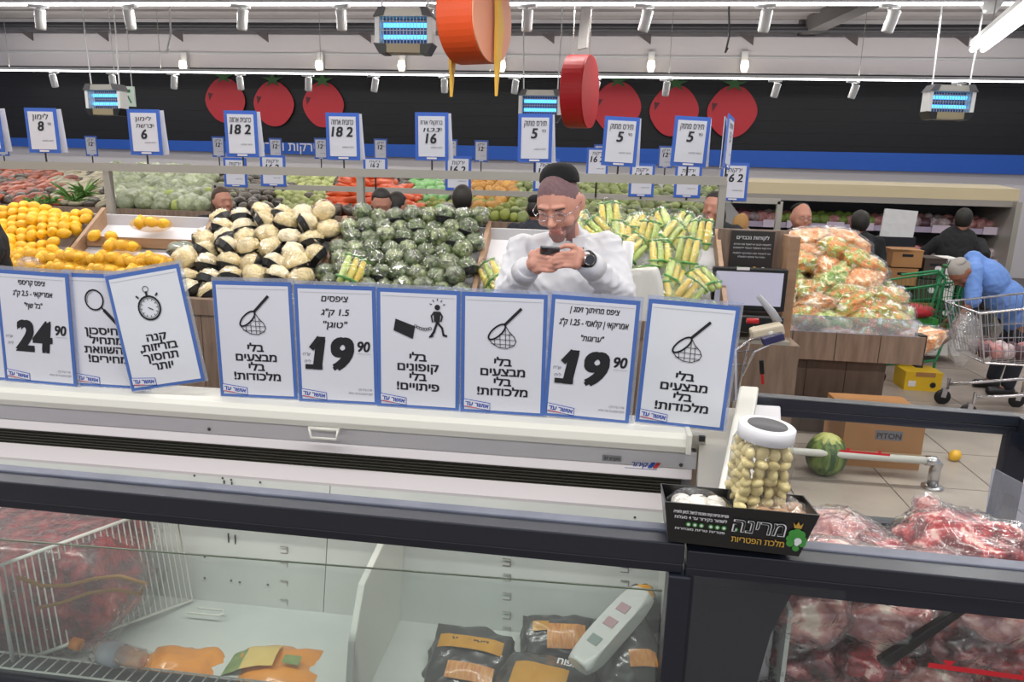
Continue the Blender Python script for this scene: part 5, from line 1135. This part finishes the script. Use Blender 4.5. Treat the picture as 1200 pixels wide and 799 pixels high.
p = at(1053, 262, 7.4); ws = thing('paper_notice', 'white crinkled notice standing on the cartons below the far fridge', 'sign', p); m = MB(); m.box((0, 0, 0), (.3, .02, .26), rot=(0, R(3), 0)); m.build('sheet', mat('crinkled_paper', 'c9c9c9', .4, coat=.5, crinkle=.4, bs=14), ws); m = MB(); m.box((0, .02, -.17), (.34, .08, .09)); m.build('black_crate_edge', M_black, ws)
# ---------------------------------------------------------------- carts
def cart(label, loc, rz, mt, hm, L=.85, W=.5, tall=True, nm='shopping_cart'):
    t = thing(nm, label, 'cart', loc, (0, 0, rz)); z0, z1 = .45, .95
    def cor(k, top): return [(-L/2+.12*(not top), -W/2+.05*(not top)), (L/2, -W/2), (L/2, W/2), (-L/2+.12*(not top), W/2-.05*(not top))][k]
    m = MB(); T_ = [Vector((*cor(k, 1), z1-.12*(k in (0, 3)))) for k in range(4)]; B_ = [Vector((*cor(k, 0), z0)) for k in range(4)]
    m.tube(T_+[T_[0]], .009, 6); m.tube(B_+[B_[0]], .008, 6)
    for k in range(4): m.tube([T_[k], B_[k]], .007, 6)
    m.build('basket_frame', mt, t)
    m = MB()
    for k in range(4):
        a, b = k, (k+1) % 4; nn = 16 if k % 2 == 0 else 10
        for i in range(1, nn): q = i/nn; m.tube([T_[a].lerp(T_[b], q), B_[a].lerp(B_[b], q)], .0028, 4)
        for i in range(1, 4): q = i/4; m.tube([T_[a].lerp(B_[a], q), T_[b].lerp(B_[b], q)], .0035, 4)
    for i in range(1, 9): q = i/9; m.tube([B_[0].lerp(B_[3], q), B_[1].lerp(B_[2], q)], .003, 4)
    o = m.build('basket_wires', mt, t); o['kind'] = 'stuff'
    for s in (-1, 1): m = MB(); m.tube([(L/2+.02, s*W*.42, 1.0), (L/2-.05, s*W*.42, .5), (L/2-.1, s*W*.4, .24), (-L/2+.1, s*W*.36, .17)], .013, 8); m.build('side_tube', mt, t, smooth=True)
    m = MB(); m.tube([(L/2+.04, -W/2, 1.02), (L/2+.04, W/2, 1.02)], .017, 10); m.build('handle', hm, t, smooth=True)
    for sx_ in (-1, 1):
        for s in (-1, 1):
            x = sx_*(L/2-.1); m = MB(); m.tube([(x, s*W*.38, .22), (x, s*W*.38, .13)], .012, 6); m.bar((x-.02, s*W*.38, .13), (x-.03, s*W*.38, .06), .04, .03); wl = m.build('caster', mt, t)
            m = MB(); m.lathe([(.055, -.014), (.062, -.01), (.062, .01), (.055, .014)], 16, M=Matrix.Translation((x-.03, s*W*.38, .062)) @ Euler((R(90), 0, 0)).to_matrix().to_4x4()); m.build('wheel', M_black, wl, smooth=True)
    return t
sc1 = cart('chrome shopping cart at the right edge filled with packs', (3.12, 5.85, 0), .06, M_chrome, mat('cart_handle', '7d8296', .4), .78, .5)
m = MB(); m.box((0, 0, 0), (.12, .02, .07), rot=(0, 0, .3)); m.build('child_seat_flap', mat('dark_blue_plastic', '2b2f55', .4), sc1, (.28, -.2, 1.06))
rnd = random.Random(5)
for i in range(12):
    mt = (M_pkd, M_pkr, M_pkw)[i % 3]; o = put('grocery', pk[(3, 0, 2)[i % 3]], None, (2.9+(i % 6)*.085, 5.75+.12*(i//6), .52+.0*i), (0, 0, i), (.6, .8, 1.1)); tag(o, ['dark', 'red', 'white'][i % 3]+' grocery pack in the chrome shopping cart', 'package', 'packs in the chrome cart '+['dark', 'red', 'white'][i % 3])
bagc = tag(put('plastic_bag', lump_mesh('plastic_bag', M_film2, seed=150, r=(.1, .12, .2), amp=.25, freq=2, sub=3, ridged=.3), None, (2.72, 5.7, .62)), 'clear plastic bag hanging over the front of the chrome cart', 'plastic bag')
gc = cart('green wire cart behind the wooden display', (2.72, 6.75, 0), 0, M_green, M_green, .62, .5)
m = MB(); m.tube([(-.1, 0, .95), (.2, 0, 1.0), (.27, 0, .93), (.22, 0, .5)], .012, 6); m.build('hoop', M_green, gc)
tag(put('fruit_punnet', lump_mesh('fruit_punnet', M_tred, seed=151, r=(.18, .12, .06), amp=.2, freq=3, sub=3), None, (2.7, 6.6, .66)), 'red produce pack on top of the green cart', 'package')
o = tag(MB().box((0, 0, 0), (.3, .25, .08)).build('crate', mat('lime_green', '3fa03c', .4), None, (2.75, 6.68, .56)), 'lime green crate inside the green wire cart', 'crate')
o = tag(MB().box((0, 0, 0), (.34, .3, .14)).build('crate', mat('purple_plastic', '3c2a66', .4), None, (2.75, 6.7, .40)), 'purple crate low in the green wire cart', 'crate')
# near cart handle behind the freezer end
nc = thing('shopping_cart', 'shopping cart with beige child seat right of the rightmost sign', 'cart')
a_ = at(858, 395, 3.3); b_ = at(915, 390, 3.3)
def P(px, py, Y=3.3): return at(px, py, Y)
m = MB(); m.tube([P(858, 470), P(862, 410), P(880, 398), P(915, 390)], .006, 6); m.tube([P(870, 440), P(884, 412), P(905, 402)], .005, 6); m.tube([P(858, 413), P(884, 410)], .004, 6); m.tube([P(856, 428), P(876, 427)], .004, 6); m.tube([P(862, 470), P(876, 405)], .005, 6); m.build('basket_wires', M_chrome, nc)
m = MB(); m.bar(P(893, 400), P(918, 393), .05, .035); m.build('handle_end', mat('navy_plastic', '2c2a52', .4), nc, bevel=.005)
m = MB(); m.bar(P(880, 392, 3.35), P(917, 384, 3.35), .09, .05); m.build('child_seat', mat('beige_plastic', 'b9af9a', .5), nc, bevel=.01)
m = MB(); m.tube([P(889, 347, 3.4), P(905, 366, 3.4), P(912, 378, 3.4)], [.012, .018, .02], 10); m.build('seat_arm', mat('grey_plastic', '9b9da3', .4), nc, smooth=True)
m = MB(); m.tube([P(883, 385, 3.4), P(905, 391, 3.3)], .012, 8); m.build('white_grip', M_offw, nc, smooth=True)
m = MB(); m.tube([P(875, 376, 3.45), P(889, 376, 3.45)], .013, 8); m.build('red_clip', M_red, nc, smooth=True)
m = MB(); m.bar(P(892, 422, 3.5), P(893, 438, 3.5), .02, .01); m.bar(P(893, 438, 3.5), P(894, 450, 3.5), .012, .008, 1); m.build('lock_tag', [M_black, M_red], nc)
for s in (0, 1):
    m = MB(); m.tube([P(862, 470, 3.2+s*.45), (P(862, 470, 3.2+s*.45).x, 3.2+s*.45, .1)], .012, 6); m.lathe([(.05, -.012), (.06, 0), (.05, .012)], 14, M=Matrix.Translation((P(862, 470, 3.2+s*.45).x, 3.2+s*.45, .06)) @ Euler((R(90), 0, 0)).to_matrix().to_4x4()); m.build('leg', M_steel, nc)
m = MB(); m.tube([P(862, 470, 3.2), P(862, 470, 3.65)], .01, 6); m.tube([P(862, 470, 3.2), P(862, 410, 3.3)], .008, 6); m.tube([(P(862, 470, 3.65)), P(880, 392, 3.35)], .008, 6); m.build('frame_tube', M_chrome, nc)
# ---------------------------------------------------------------- people 
def head_fn(p):
    x, y, z = p
    if z < 0: x *= 1-.30*(-z)**1.6; 
    if y > 0 and z < -.1: y *= 1-.45*min(1, (-z-.1))
    if y < 0 and z < -.2: y *= 1+.06*(-z-.2)
    if y < 0:
        for s in (-1, 1):
            d = (p.x-s*.40)**2+(p.z-.06)**2
            y += .16*math.exp(-d/.022)
        y *= 1-.05*math.exp(-((p.z-.55)**2)/.08)
    return Vector((x, y, z))
def add_head(mb, M, detail=True):
    mb.ell((0, 0, 0), (.078, .097, .12), 40, 28, fn=head_fn, M=M)
    mb.cap((0, -.083, .012), (0, -.112, -.024), .008, .013, 10, M=M)             # nose
    mb.ell((0, -.104, -.028), (.018, .012, .009), 12, 8, M=M)
    for s in (-1, 1):
        mb.cap((s*.012, -.093, .03), (s*.046, -.080, .028), .008, .006, 8, M=M)  # brow
        mb.ell((s*.034, -.0755, .006), (.015, .012, .0105), 14, 10, M=M)         # closed or lowered lid
        mb.ell((s*.045, -.06, -.035), (.022, .022, .024), 12, 8, M=M)            # cheek
        mb.ell((s*.079, .008, -.004), (.008, .018, .031), 14, 10, rot=(.15, 0, s*-.35), M=M)   # ear
        mb.ell((s*.083, .018, .006), (.006, .010, .022), 12, 8, rot=(.15, 0, s*-.5), M=M)
    mb.ell((0, -.088, -.059), (.024, .010, .0055), 14, 8, M=M); mb.ell((0, -.086, -.069), (.021, .011, .0065), 14, 8, M=M)
    mb.ell((0, -.072, -.100), (.026, .022, .018), 14, 10, M=M); mb.ell((0, -.074, -.084), (.034, .02, .02), 14, 10, M=M)
def hand_simple(mb, wr, d, side, palm_n, L=.19, curl=.4, spread=.018):
    """palm, four unequal bent fingers and a thumb from the side of the palm"""
    d = Vector(d).normalized(); n = Vector(palm_n); n = (n-d*n.dot(d)).normalized(); s = d.cross(n)*side; wr = Vector(wr)
    for k in range(4):
        o = (k-1.5)*spread; base = wr+d*L*.48+s*o; mb.cap(wr+d*.012+s*o*.7, base, .0125, .0115, 8)
        ln = L*(.40, .46, .43, .34)[k]; c1 = (d*math.cos(curl*.6)+n*math.sin(curl*.6)); c2 = (d*math.cos(curl*1.6)+n*math.sin(curl*1.6)); c3 = (d*math.cos(curl*2.4)+n*math.sin(curl*2.4))
        a = base+c1*ln*.42; b = a+c2*ln*.32; c = b+c3*ln*.26
        mb.cap(base, a, .0095, .0088, 8); mb.cap(a, b, .0088, .008, 8); mb.cap(b, c, .008, .007, 8)
    t0 = wr+d*L*.14-s*.028; t1 = t0+(d*.6-s*.8+n*.25)*L*.2; t2 = t1+(d*.95-s*.2+n*.3)*L*.17
    mb.cap(wr+d*.02, t0, .014, .0125, 8); mb.cap(t0, t1, .012, .0105, 8); mb.cap(t1, t2, .0105, .008, 8)
def figure(label, J, skin, shirt, trous, hair='short', hairm=M_hair, kip=None, vox=.009, sleeves='long', hs=1.0, hands=True, stub=False, wide=1.0, shoe=M_black, hood=False, bodymats=None, paintfn=None, extra=None, headmats=None):
    J = {k: (Vector(v) if k not in ('yaw', 'pitch', 'roll') else v) for k, v in J.items()}
    base = Vector(((J['hipL'].x+J['hipR'].x)/2, (J['hipL'].y+J['hipR'].y)/2, 0)); t = thing('person', label, 'person', base); B = Matrix.Translation(-base)
    MH = B @ Matrix.Translation(J['head']) @ Euler((J.get('pitch', 0), J.get('roll', 0), J.get('yaw', 0)), 'XYZ').to_matrix().to_4x4() @ Matrix.Scale(hs, 4)
    for k in J:
        if k not in ('yaw', 'pitch', 'roll', 'toe', 'palmL', 'palmR'): J[k] = J[k]-base
    b = MB(); add_head(b, MH)
    nk = MH @ Vector((0, .02, -.07)); b.cap(J['neck'], nk, .052, .052, 14); b.cap(J['neck']-Vector((0, 0, .05)), J['pelvis'], .06, .1, 12)
    for s in 'LR':
        b.cap(J['neck']+(J['sh'+s]-J['neck'])*.2, J['sh'+s], .05, .045); b.cap(J['sh'+s], J['el'+s], .042, .036); b.cap(J['el'+s], J['wr'+s], .036, .026)
        b.cap(J['pelvis'], J['hip'+s], .08, .07); b.cap(J['hip'+s], J['kn'+s], .065, .048); b.cap(J['kn'+s], J['an'+s], .048, .036); b.cap(J['an'+s], J['an'+s]+J['toe']*.6-Vector((0, 0, .045)), .034, .022)
        if hands: hand_simple(b, J['wr'+s], J['wr'+s]-J['el'+s], 1 if s == 'R' else -1, J.get('palm'+s, base*0+Vector((0, 1, 0))), curl=.35)
    if extra: extra(b, B)
    me = fuse(b, vox, 3)
    IM = MH.inverted()
    def pf(c):
        q = IM @ c
        if q.length > .19: return 0
        if hair == 'buzz' and .8*q.z+.75*q.y > .003 and q.z > -.07 and not (abs(q.x) > .073 and q.z < .035): return 1
        if stub and q.z < -.05 and q.y < .01 and not (abs(q.x) < .024 and -.075 < q.z < -.053 and q.y < -.08): return 2
        if abs(q.x) < .024 and -.075 < q.z < -.053 and q.y < -.085: return 3
        return 0
    paint(me, [skin, hairm if hair == 'buzz' else M_buzz, M_stub, M_lips], pf); put('body', me, t)
    # shirt
    c = MB(); chest = J['neck'].lerp(J['pelvis'], .32); belly = J['neck'].lerp(J['pelvis'], .68); up = (J['neck']-J['pelvis']).normalized(); sd = (J['shL']-J['shR']).normalized(); fr = sd.cross(up)
    hw = (J['shL']-J['shR']).length/2
    def oell(cc, r): M = Matrix.Translation(cc) @ Matrix((sd, fr, up)).transposed().to_4x4(); c.ell((0, 0, 0), r, 22, 14, M=M)
    oell(chest, (hw*1.02*wide, .135*wide, .21)); oell(belly, (hw*.98*wide, .15*wide, .23)); oell(J['pelvis'], (hw*.95*wide, .145*wide, .17))
    c.cap(J['shL'], J['shR'], .052, .052, 14); c.cap(J['neck']+up*.035, J['neck']-up*.05, .068, .095, 16)
    for s in 'LR':
        c.cap(J['neck']+up*.02, J['sh'+s], .062, .058, 12); c.cap(J['sh'+s], J['el'+s], .070*wide, .062, 14)
        if sleeves == 'long': c.cap(J['el'+s], J['el'+s].lerp(J['wr'+s], .93), .062, .044, 14)
    me = fuse(c, max(vox, .008), 5)
    nv = len(me.vertices); co = [0.0]*(3*nv); no = [0.0]*(3*nv); me.vertices.foreach_get('co', co); me.vertices.foreach_get('normal', no); fo = .5 if vox > .006 else 1
    for i in range(0, 3*nv, 3):
        p = co[i:i+3]; q = (p[0]+p[2]*.6, p[1], p[2]-p[0]*.4)
        n = fo*(noise.noise((p[0]*7, p[1]*7, p[2]*5))*.010-abs(noise.noise((q[0]*20+3, q[1]*14, q[2]*9)))*.022-abs(noise.noise((q[0]*9+3, q[1]*9, q[2]*26)))*.012+.008)
        co[i] += no[i]*n; co[i+1] += no[i+1]*n; co[i+2] += no[i+2]*n
    me.vertices.foreach_set('co', co)
    me.materials.clear(); me.materials.append(shirt); put('shirt', me, t)
    c = MB(); c.ell(J['pelvis'], (.165*wide, .13, .13), 20, 12)
    for s in 'LR': c.cap(J['pelvis'].lerp(J['hip'+s], .6), J['kn'+s], .095*wide, .07); c.cap(J['kn'+s], J['an'+s]+Vector((0, 0, .02)), .07, .058)
    me = fuse(c, .014, 4); me.materials.clear(); me.materials.append(trous); put('trousers', me, t)
    for s in 'LR':
        m = MB(); a = J['an'+s]; q = J['toe']; m.cap(Vector((a.x, a.y, .045))-q*.15, Vector((a.x, a.y, .04))+q, .045, .038, 12); m.build('shoe', shoe, t, smooth=True)
    if hair in ('short', 'long'):
        m = MB()
        def hf(p):
            q = p.copy()
            if p.y < -.25 and p.z < .5: q = Vector((p.x*.9, -.25+(p.y+.25)*.3, p.z))
            return q
        m.ell((0, .012, .022), (.086, .098, .112), 22, 16, fn=hf)
        if hair == 'long': m.ell((0, .06, -.07), (.085, .05, .12), 16, 12)
        me = fuse(m, .008, 3); me.materials.clear(); me.materials.append(hairm); h = put('hair', me, t); h.matrix_local = MH
    if kip:
        ax, rr, hh, off = kip.get('tilt', .5), kip.get('r', .068), kip.get('h', .05), kip.get('off', .072)
        m = MB(); m.lathe([(rr, 0), (rr*1.02, hh*.15), (rr*.97, hh*.45), (rr*.84, hh*.7), (rr*.6, hh*.9), (rr*.3, hh*.99), (rr*.1, hh)], 28, M=Euler((-ax, 0, 0)).to_matrix().to_4x4() @ Matrix.Translation((0, 0, off)))
        o = m.build('kippa', kip.get('m', M_kippa), t, smooth=True); o.matrix_local = MH
    return t, MH
def standing(x, y, H, face=0, arms=0):
    c, s = math.cos(face), math.sin(face)
    def L(a, b, z): return (x+a*c-b*s, y+a*s+b*c, z*H/1.75)
    return dict(head=L(0, -.02, 1.63), neck=L(0, .03, 1.46), pelvis=L(0, .03, .98), shL=L(.19, .03, 1.42), shR=L(-.19, .03, 1.42), elL=L(.25, .05, 1.12), elR=L(-.25, .05, 1.12),
      wrL=L(.24, -.08, .9), wrR=L(-.24, -.08, .9), hipL=L(.09, .03, .92), hipR=L(-.09, .03, .92), knL=L(.1, 0, .5), knR=L(-.1, 0, .5), anL=L(.1, .04, .09), anR=L(-.1, .04, .09), toe=Vector((.13*s, -.13*c, 0)), yaw=face, palmL=(-c, -s, 0), palmR=(c, s, 0))
# the man in white, looking down at his phone
YM = 2.95
def Q(px, py, Y=YM): return at(px, py, Y)
hc = Q(656, 238, 2.88)
J = dict(head=hc, pitch=R(27), yaw=R(-17), roll=R(-3), neck=Q(668, 287, 3.02), pelvis=(Q(665, 400, 3.05).x, 3.05, 1.0), shL=Q(710, 293, 3.03), shR=Q(613, 295, 3.03), elL=Q(727, 343, 2.9), elR=Q(594, 345, 2.9),
  wrL=Q(686, 305, 2.70), wrR=Q(621, 311, 2.70), hipL=(Q(690, 400).x, 3.05, .95), hipR=(Q(640, 400).x, 3.05, .95), knL=(Q(692, 400).x, 3.02, .5), knR=(Q(638, 400).x, 3.02, .5), anL=(Q(694, 400).x, 3.07, .09), anR=(Q(636, 400).x, 3.07, .09), toe=(0, -.14, 0))
def man_hands(b, B):
    def F(pts, rs):
        pts = [B @ Vector(p) for p in pts]
        for i in range(len(pts)-1): b.cap(pts[i], pts[i+1], rs[i], rs[i+1], 10)
    # his right hand (left in the picture): cradles the phone from below, knuckles to the viewer
    w_ = Q(621, 311, 2.70); F([w_, Q(627, 308, 2.665)], [.028, .028]); F([Q(626, 300, 2.675), Q(630, 314, 2.665)], [.025, .024]); F([Q(630, 300, 2.665), Q(634, 312, 2.655)], [.019, .02])
    for k in range(4):
        y0 = 300+k*5.2; ln = (20, 24, 23, 18)[k]; F([Q(632, y0, 2.65), Q(632+ln*.5, y0+1.5, 2.622), Q(632+ln*.85, y0+1+k*.2, 2.632), Q(632+ln*1.1, y0-.5, 2.65)], [.0105, .0098, .009, .0078])
    F([Q(628, 300, 2.68), Q(631, 294, 2.66), Q(637, 291, 2.655), Q(643, 291.5, 2.66)], [.0125, .0115, .0105, .0085])
    # his left hand: fingers fold over towards the phone, thumb on top
    w_ = Q(686, 305, 2.70); F([w_, Q(677, 302, 2.67)], [.027, .027]); F([Q(678, 296, 2.67), Q(675, 309, 2.66)], [.023, .023]); F([Q(672, 297, 2.655), Q(670, 309, 2.65)], [.018, .018])
    for k in range(4):
        y0 = 297+k*4.9; ln = (22, 25, 24, 19)[k]; F([Q(671, y0, 2.645), Q(671-ln*.5, y0-.5, 2.612), Q(671-ln*.85, y0+1, 2.618), Q(671-ln*1.1, y0+2.2, 2.635)], [.0102, .0096, .0088, .0076])
    F([Q(678, 295, 2.665), Q(672, 288.5, 2.65), Q(663, 287.5, 2.645), Q(655, 291, 2.65)], [.0125, .0115, .0102, .0082])
man, MH = figure('person in a white shirt and black velvet skullcap looking down at a phone', J, M_skin, M_shirt, M_bcloth, hair='buzz', hairm=M_buzz, kip=dict(tilt=.45, r=.071, h=.07, off=.072), vox=.0042, hs=1.09, hands=False, stub=True, wide=1.12, extra=man_hands)
base = man.location.copy(); IB = Matrix.Translation(-base)
# glasses
g = MB()
for s in (-1, 1):
    g.tube([(s*.034+.021*math.cos(i*math.pi/8), -.103, .002+.016*math.sin(i*math.pi/8)) for i in range(17)], .0014, 6); g.tube([(s*.055, -.103, .006), (s*.078, -.07, .008), (s*.084, .0, .006)], .0013, 6)
g.tube([(-.013, -.103, .004), (0, -.107, .008), (.013, -.103, .004)], .0014, 6); o = g.build('glasses', M_chrome, man, smooth=True); o.matrix_local = MH
g = MB()
for s in (-1, 1): g.ell((s*.034, -.103, .002), (.020, .0008, .0155), 16, 8)
o2 = g.build('lenses', glassm('lens', 'f4f6f8', 0, .02), o, smooth=True)
for s in (-1, 1): m = MB(); m.cap((s*.022, -.1, .026), (s*.05, -.087, .026), .003, .0025, 6); e = m.build('eyebrow', M_brown, man, smooth=True); e.matrix_local = MH
# collar, placket, buttons, cuffs
nk = J['neck']-base if isinstance(J['neck'], Vector) else J['neck']
nb = Q(668, 287, 3.02)-base
m = MB()
m.tube([nb+Vector((.068*math.sin(a), -.068*math.cos(a), .045+.012*math.cos(a)*-1)) for a in [R(18)+R(324)*i/20 for i in range(21)]], .011, 8)
for s in (-1, 1): m.add([nb+Vector((s*.012, -.088, .035)), nb+Vector((s*.06, -.07, .045)), nb+Vector((s*.065, -.115, -.005)), nb+Vector((s*.022, -.125, -.03))], [(0, 1, 2, 3)])
m.build('collar', M_shirt, man, smooth=True)
for s, w_, e_ in (('L', Q(686, 305, 2.70), Q(727, 343, 2.9)), ('R', Q(621, 311, 2.70), Q(594, 345, 2.9))):
    m = MB(); a = w_.lerp(e_, .06)-base; b2 = w_.lerp(e_, .25)-base; m.tube([a, a.lerp(b2, .1), b2], [.044, .048, .053], 16); m.build('cuff', M_shirt, man, smooth=True)
wt = MB(); a = Q(688, 304, 2.69)-base; d = (Q(727, 343, 2.9)-Q(686, 305, 2.70)).normalized(); wt.tube([a-d*.008, a+d*.012], .0345, 18); wo = wt.build('wrist_watch', M_black, man, smooth=True)
fc = MB(); q = Vector((.25, -.95, .1)).normalized(); fc.tube([a+q*.03, a+q*.043], .021, 20); fc.build('watch_case', M_chrome, wo, smooth=True); fc = MB(); fc.tube([a+q*.043, a+q*.0445], .017, 20); fc.build('watch_face', mat('watch_dial', '2c3036', .3), wo)
m = MB(); q = Q(683, 291, 2.87)-base; m.ell(q, (.005, .004, .004), 8, 6); m.build('shirt_emblem', M_bcloth, man)
ph = thing('phone', 'dark smartphone held by the person in the white shirt', 'phone', Q(644, 297.5, 2.655), (R(-28), R(2), R(4)))
m = MB(); m.box((0, 0, 0), (.072, .13, .009)); m.build('case', mat('phone_grey', '4a4f54', .3), ph, bevel=.003); m = MB(); m.box((0, 0, .0047), (.066, .122, .0006)); m.build('screen', mat('phone_glass', '14181c', .1), ph)
m = MB(); m.box((-.018, -.045, -.0055), (.022, .022, .002)); m.build('camera_bump', M_black, ph)
# people farther back: (px of head, py, Y)
def far_person(px, py, Y, label, face, shirt, hair='short', hm=M_hair, skin=M_skin, kip=None, pitch=0):
    p = at(px, py, Y); H = max(1.42, p.z/1.63*1.75); J = standing(p.x, Y, H, face); J['head'] = (p.x, Y-.02, p.z); J['pitch'] = pitch
    return figure(label, J, skin, shirt, M_bcloth, hair=hair, hairm=hm, kip=kip, vox=.011, stub=False)
M_tan = mat('tan_cloth', 'a07a4a', .8); M_dkb = mat('dark_blue_cloth', '20242f', .8)
far_person(262, 236, 6.2, 'woman with brown tied-back hair looking right, behind the white shelves', R(55), M_bcloth, 'long', M_brown, M_skin_r)
far_person(448, 238, 6.1, 'dark-haired person bending before the carrot bags, left of two dark heads', R(20), M_bcloth, 'long', M_hair, M_skin_r, pitch=.5)
far_person(466, 242, 6.35, 'second black head right beside the dark-haired person at the carrots', R(150), M_bcloth, 'long', M_hair, M_skin_r, pitch=.3)
far_person(543, 235, 6.0, 'person with short black hair seen from behind, right of the carrots', R(175), M_bcloth, 'short', M_hair, M_skin_r)
far_person(629, 245, 6.2, 'person with black skullcap hidden behind the man in white', R(160), M_dkb, 'buzz', M_hair, M_skin_d, kip=dict(tilt=.2, r=.07, h=.05))
far_person(836, 243, 6.1, 'dark-haired woman half hidden behind the corner post of the frame', R(-30), M_bcloth, 'long', M_hair, M_skin_r)
t_, MH2 = far_person(938, 255, 6.3, 'bald ruddy person with glasses and dark skullcap above the salad bags', R(8), M_bcloth, 'none', M_hair, M_skin_r, kip=dict(tilt=.5, r=.074, h=.045, off=.075))
g = MB()
for s in (-1, 1): g.tube([(s*.034+.022*math.cos(i*math.pi/6), -.105, .002+.016*math.sin(i*math.pi/6)) for i in range(13)], .0022, 5)
g.tube([(-.013, -.105, .004), (.013, -.105, .004)], .002, 5); o = g.build('glasses', M_dgrey, t_); o.matrix_local = MH2
far_person(1006, 262, 7.4, 'person of whom only the black hair shows behind the salad bag heap', R(180), M_bcloth, 'short', M_hair, M_skin_d)
p = at(1128, 258, 8.3); J = standing(p.x, 8.3, 1.62, R(150)); J['head'] = (p.x, 8.28, p.z); J['neck'] = (p.x-.02, 8.3, p.z-.17); J['shL'] = (p.x-.2, 8.32, p.z-.24); J['shR'] = (p.x+.2, 8.28, p.z-.24); J['elL'] = (p.x-.34, 8.4, p.z-.42); J['wrL'] = (p.x-.5, 8.6, p.z-.4)
figure('person in a black jacket reaching into the far fridge', J, M_skin_r, M_bcloth, M_bcloth, 'short', M_hair, vox=.011)
p = at(868, 262, 6.6); tag(put('paper_bag', lump_mesh('paper_bag', M_tan, seed=170, r=(.07, .05, .09), amp=.15, freq=2, sub=3), None, p), 'tan paper bag held up behind the scale stand poster', 'bag')
# elderly man bending over
Yo = 6.45
def O(px, py, Y=Yo): return at(px, py, Y)
J = dict(head=O(1126, 318, 6.3), pitch=R(60), yaw=R(-68), roll=0, neck=O(1143, 306), pelvis=O(1196, 372, 6.5), shL=O(1142, 318, 6.28), shR=O(1142, 306, 6.62), elL=O(1140, 352, 6.22), elR=O(1135, 345, 6.6), wrL=O(1118, 383, 6.2), wrR=O(1112, 375, 6.6),
  hipL=O(1198, 380, 6.4), hipR=O(1198, 378, 6.6), knL=(O(1192, 400).x, 6.38, .42), knR=(O(1192, 400).x, 6.62, .42), anL=(O(1185, 400).x, 6.38, .09), anR=(O(1185, 400).x, 6.62, .09), toe=(-.13, 0, 0), palmL=(0, 1, 0), palmR=(0, -1, 0))
M_bsh = mat('light_blue_shirt', '6488c8', .8, bump=.1, bs=14)
figure('elderly person in light blue shirt bending over the cart', J, M_skin_d, M_bsh, M_dkb, 'buzz', M_greyh, kip=dict(tilt=.5, r=.06, h=.03, off=.085, m=M_greyh), vox=.009, sleeves='short', wide=1.05)
# person in black just entering the picture at far left
p = at(-38, 245, 3.4); J = standing(p.x, 3.4, 1.72, R(-20)); J['elL'] = at(-2, 292, 3.38)+Vector((-.035, 0, 0)); J['wrL'] = at(-25, 325, 3.25); J['shL'] = at(-22, 262, 3.4)
figure('person in black sleeve mostly cut off by the left photo edge', J, M_skin_r, M_bcloth, M_bcloth, 'short', M_hair, vox=.011)
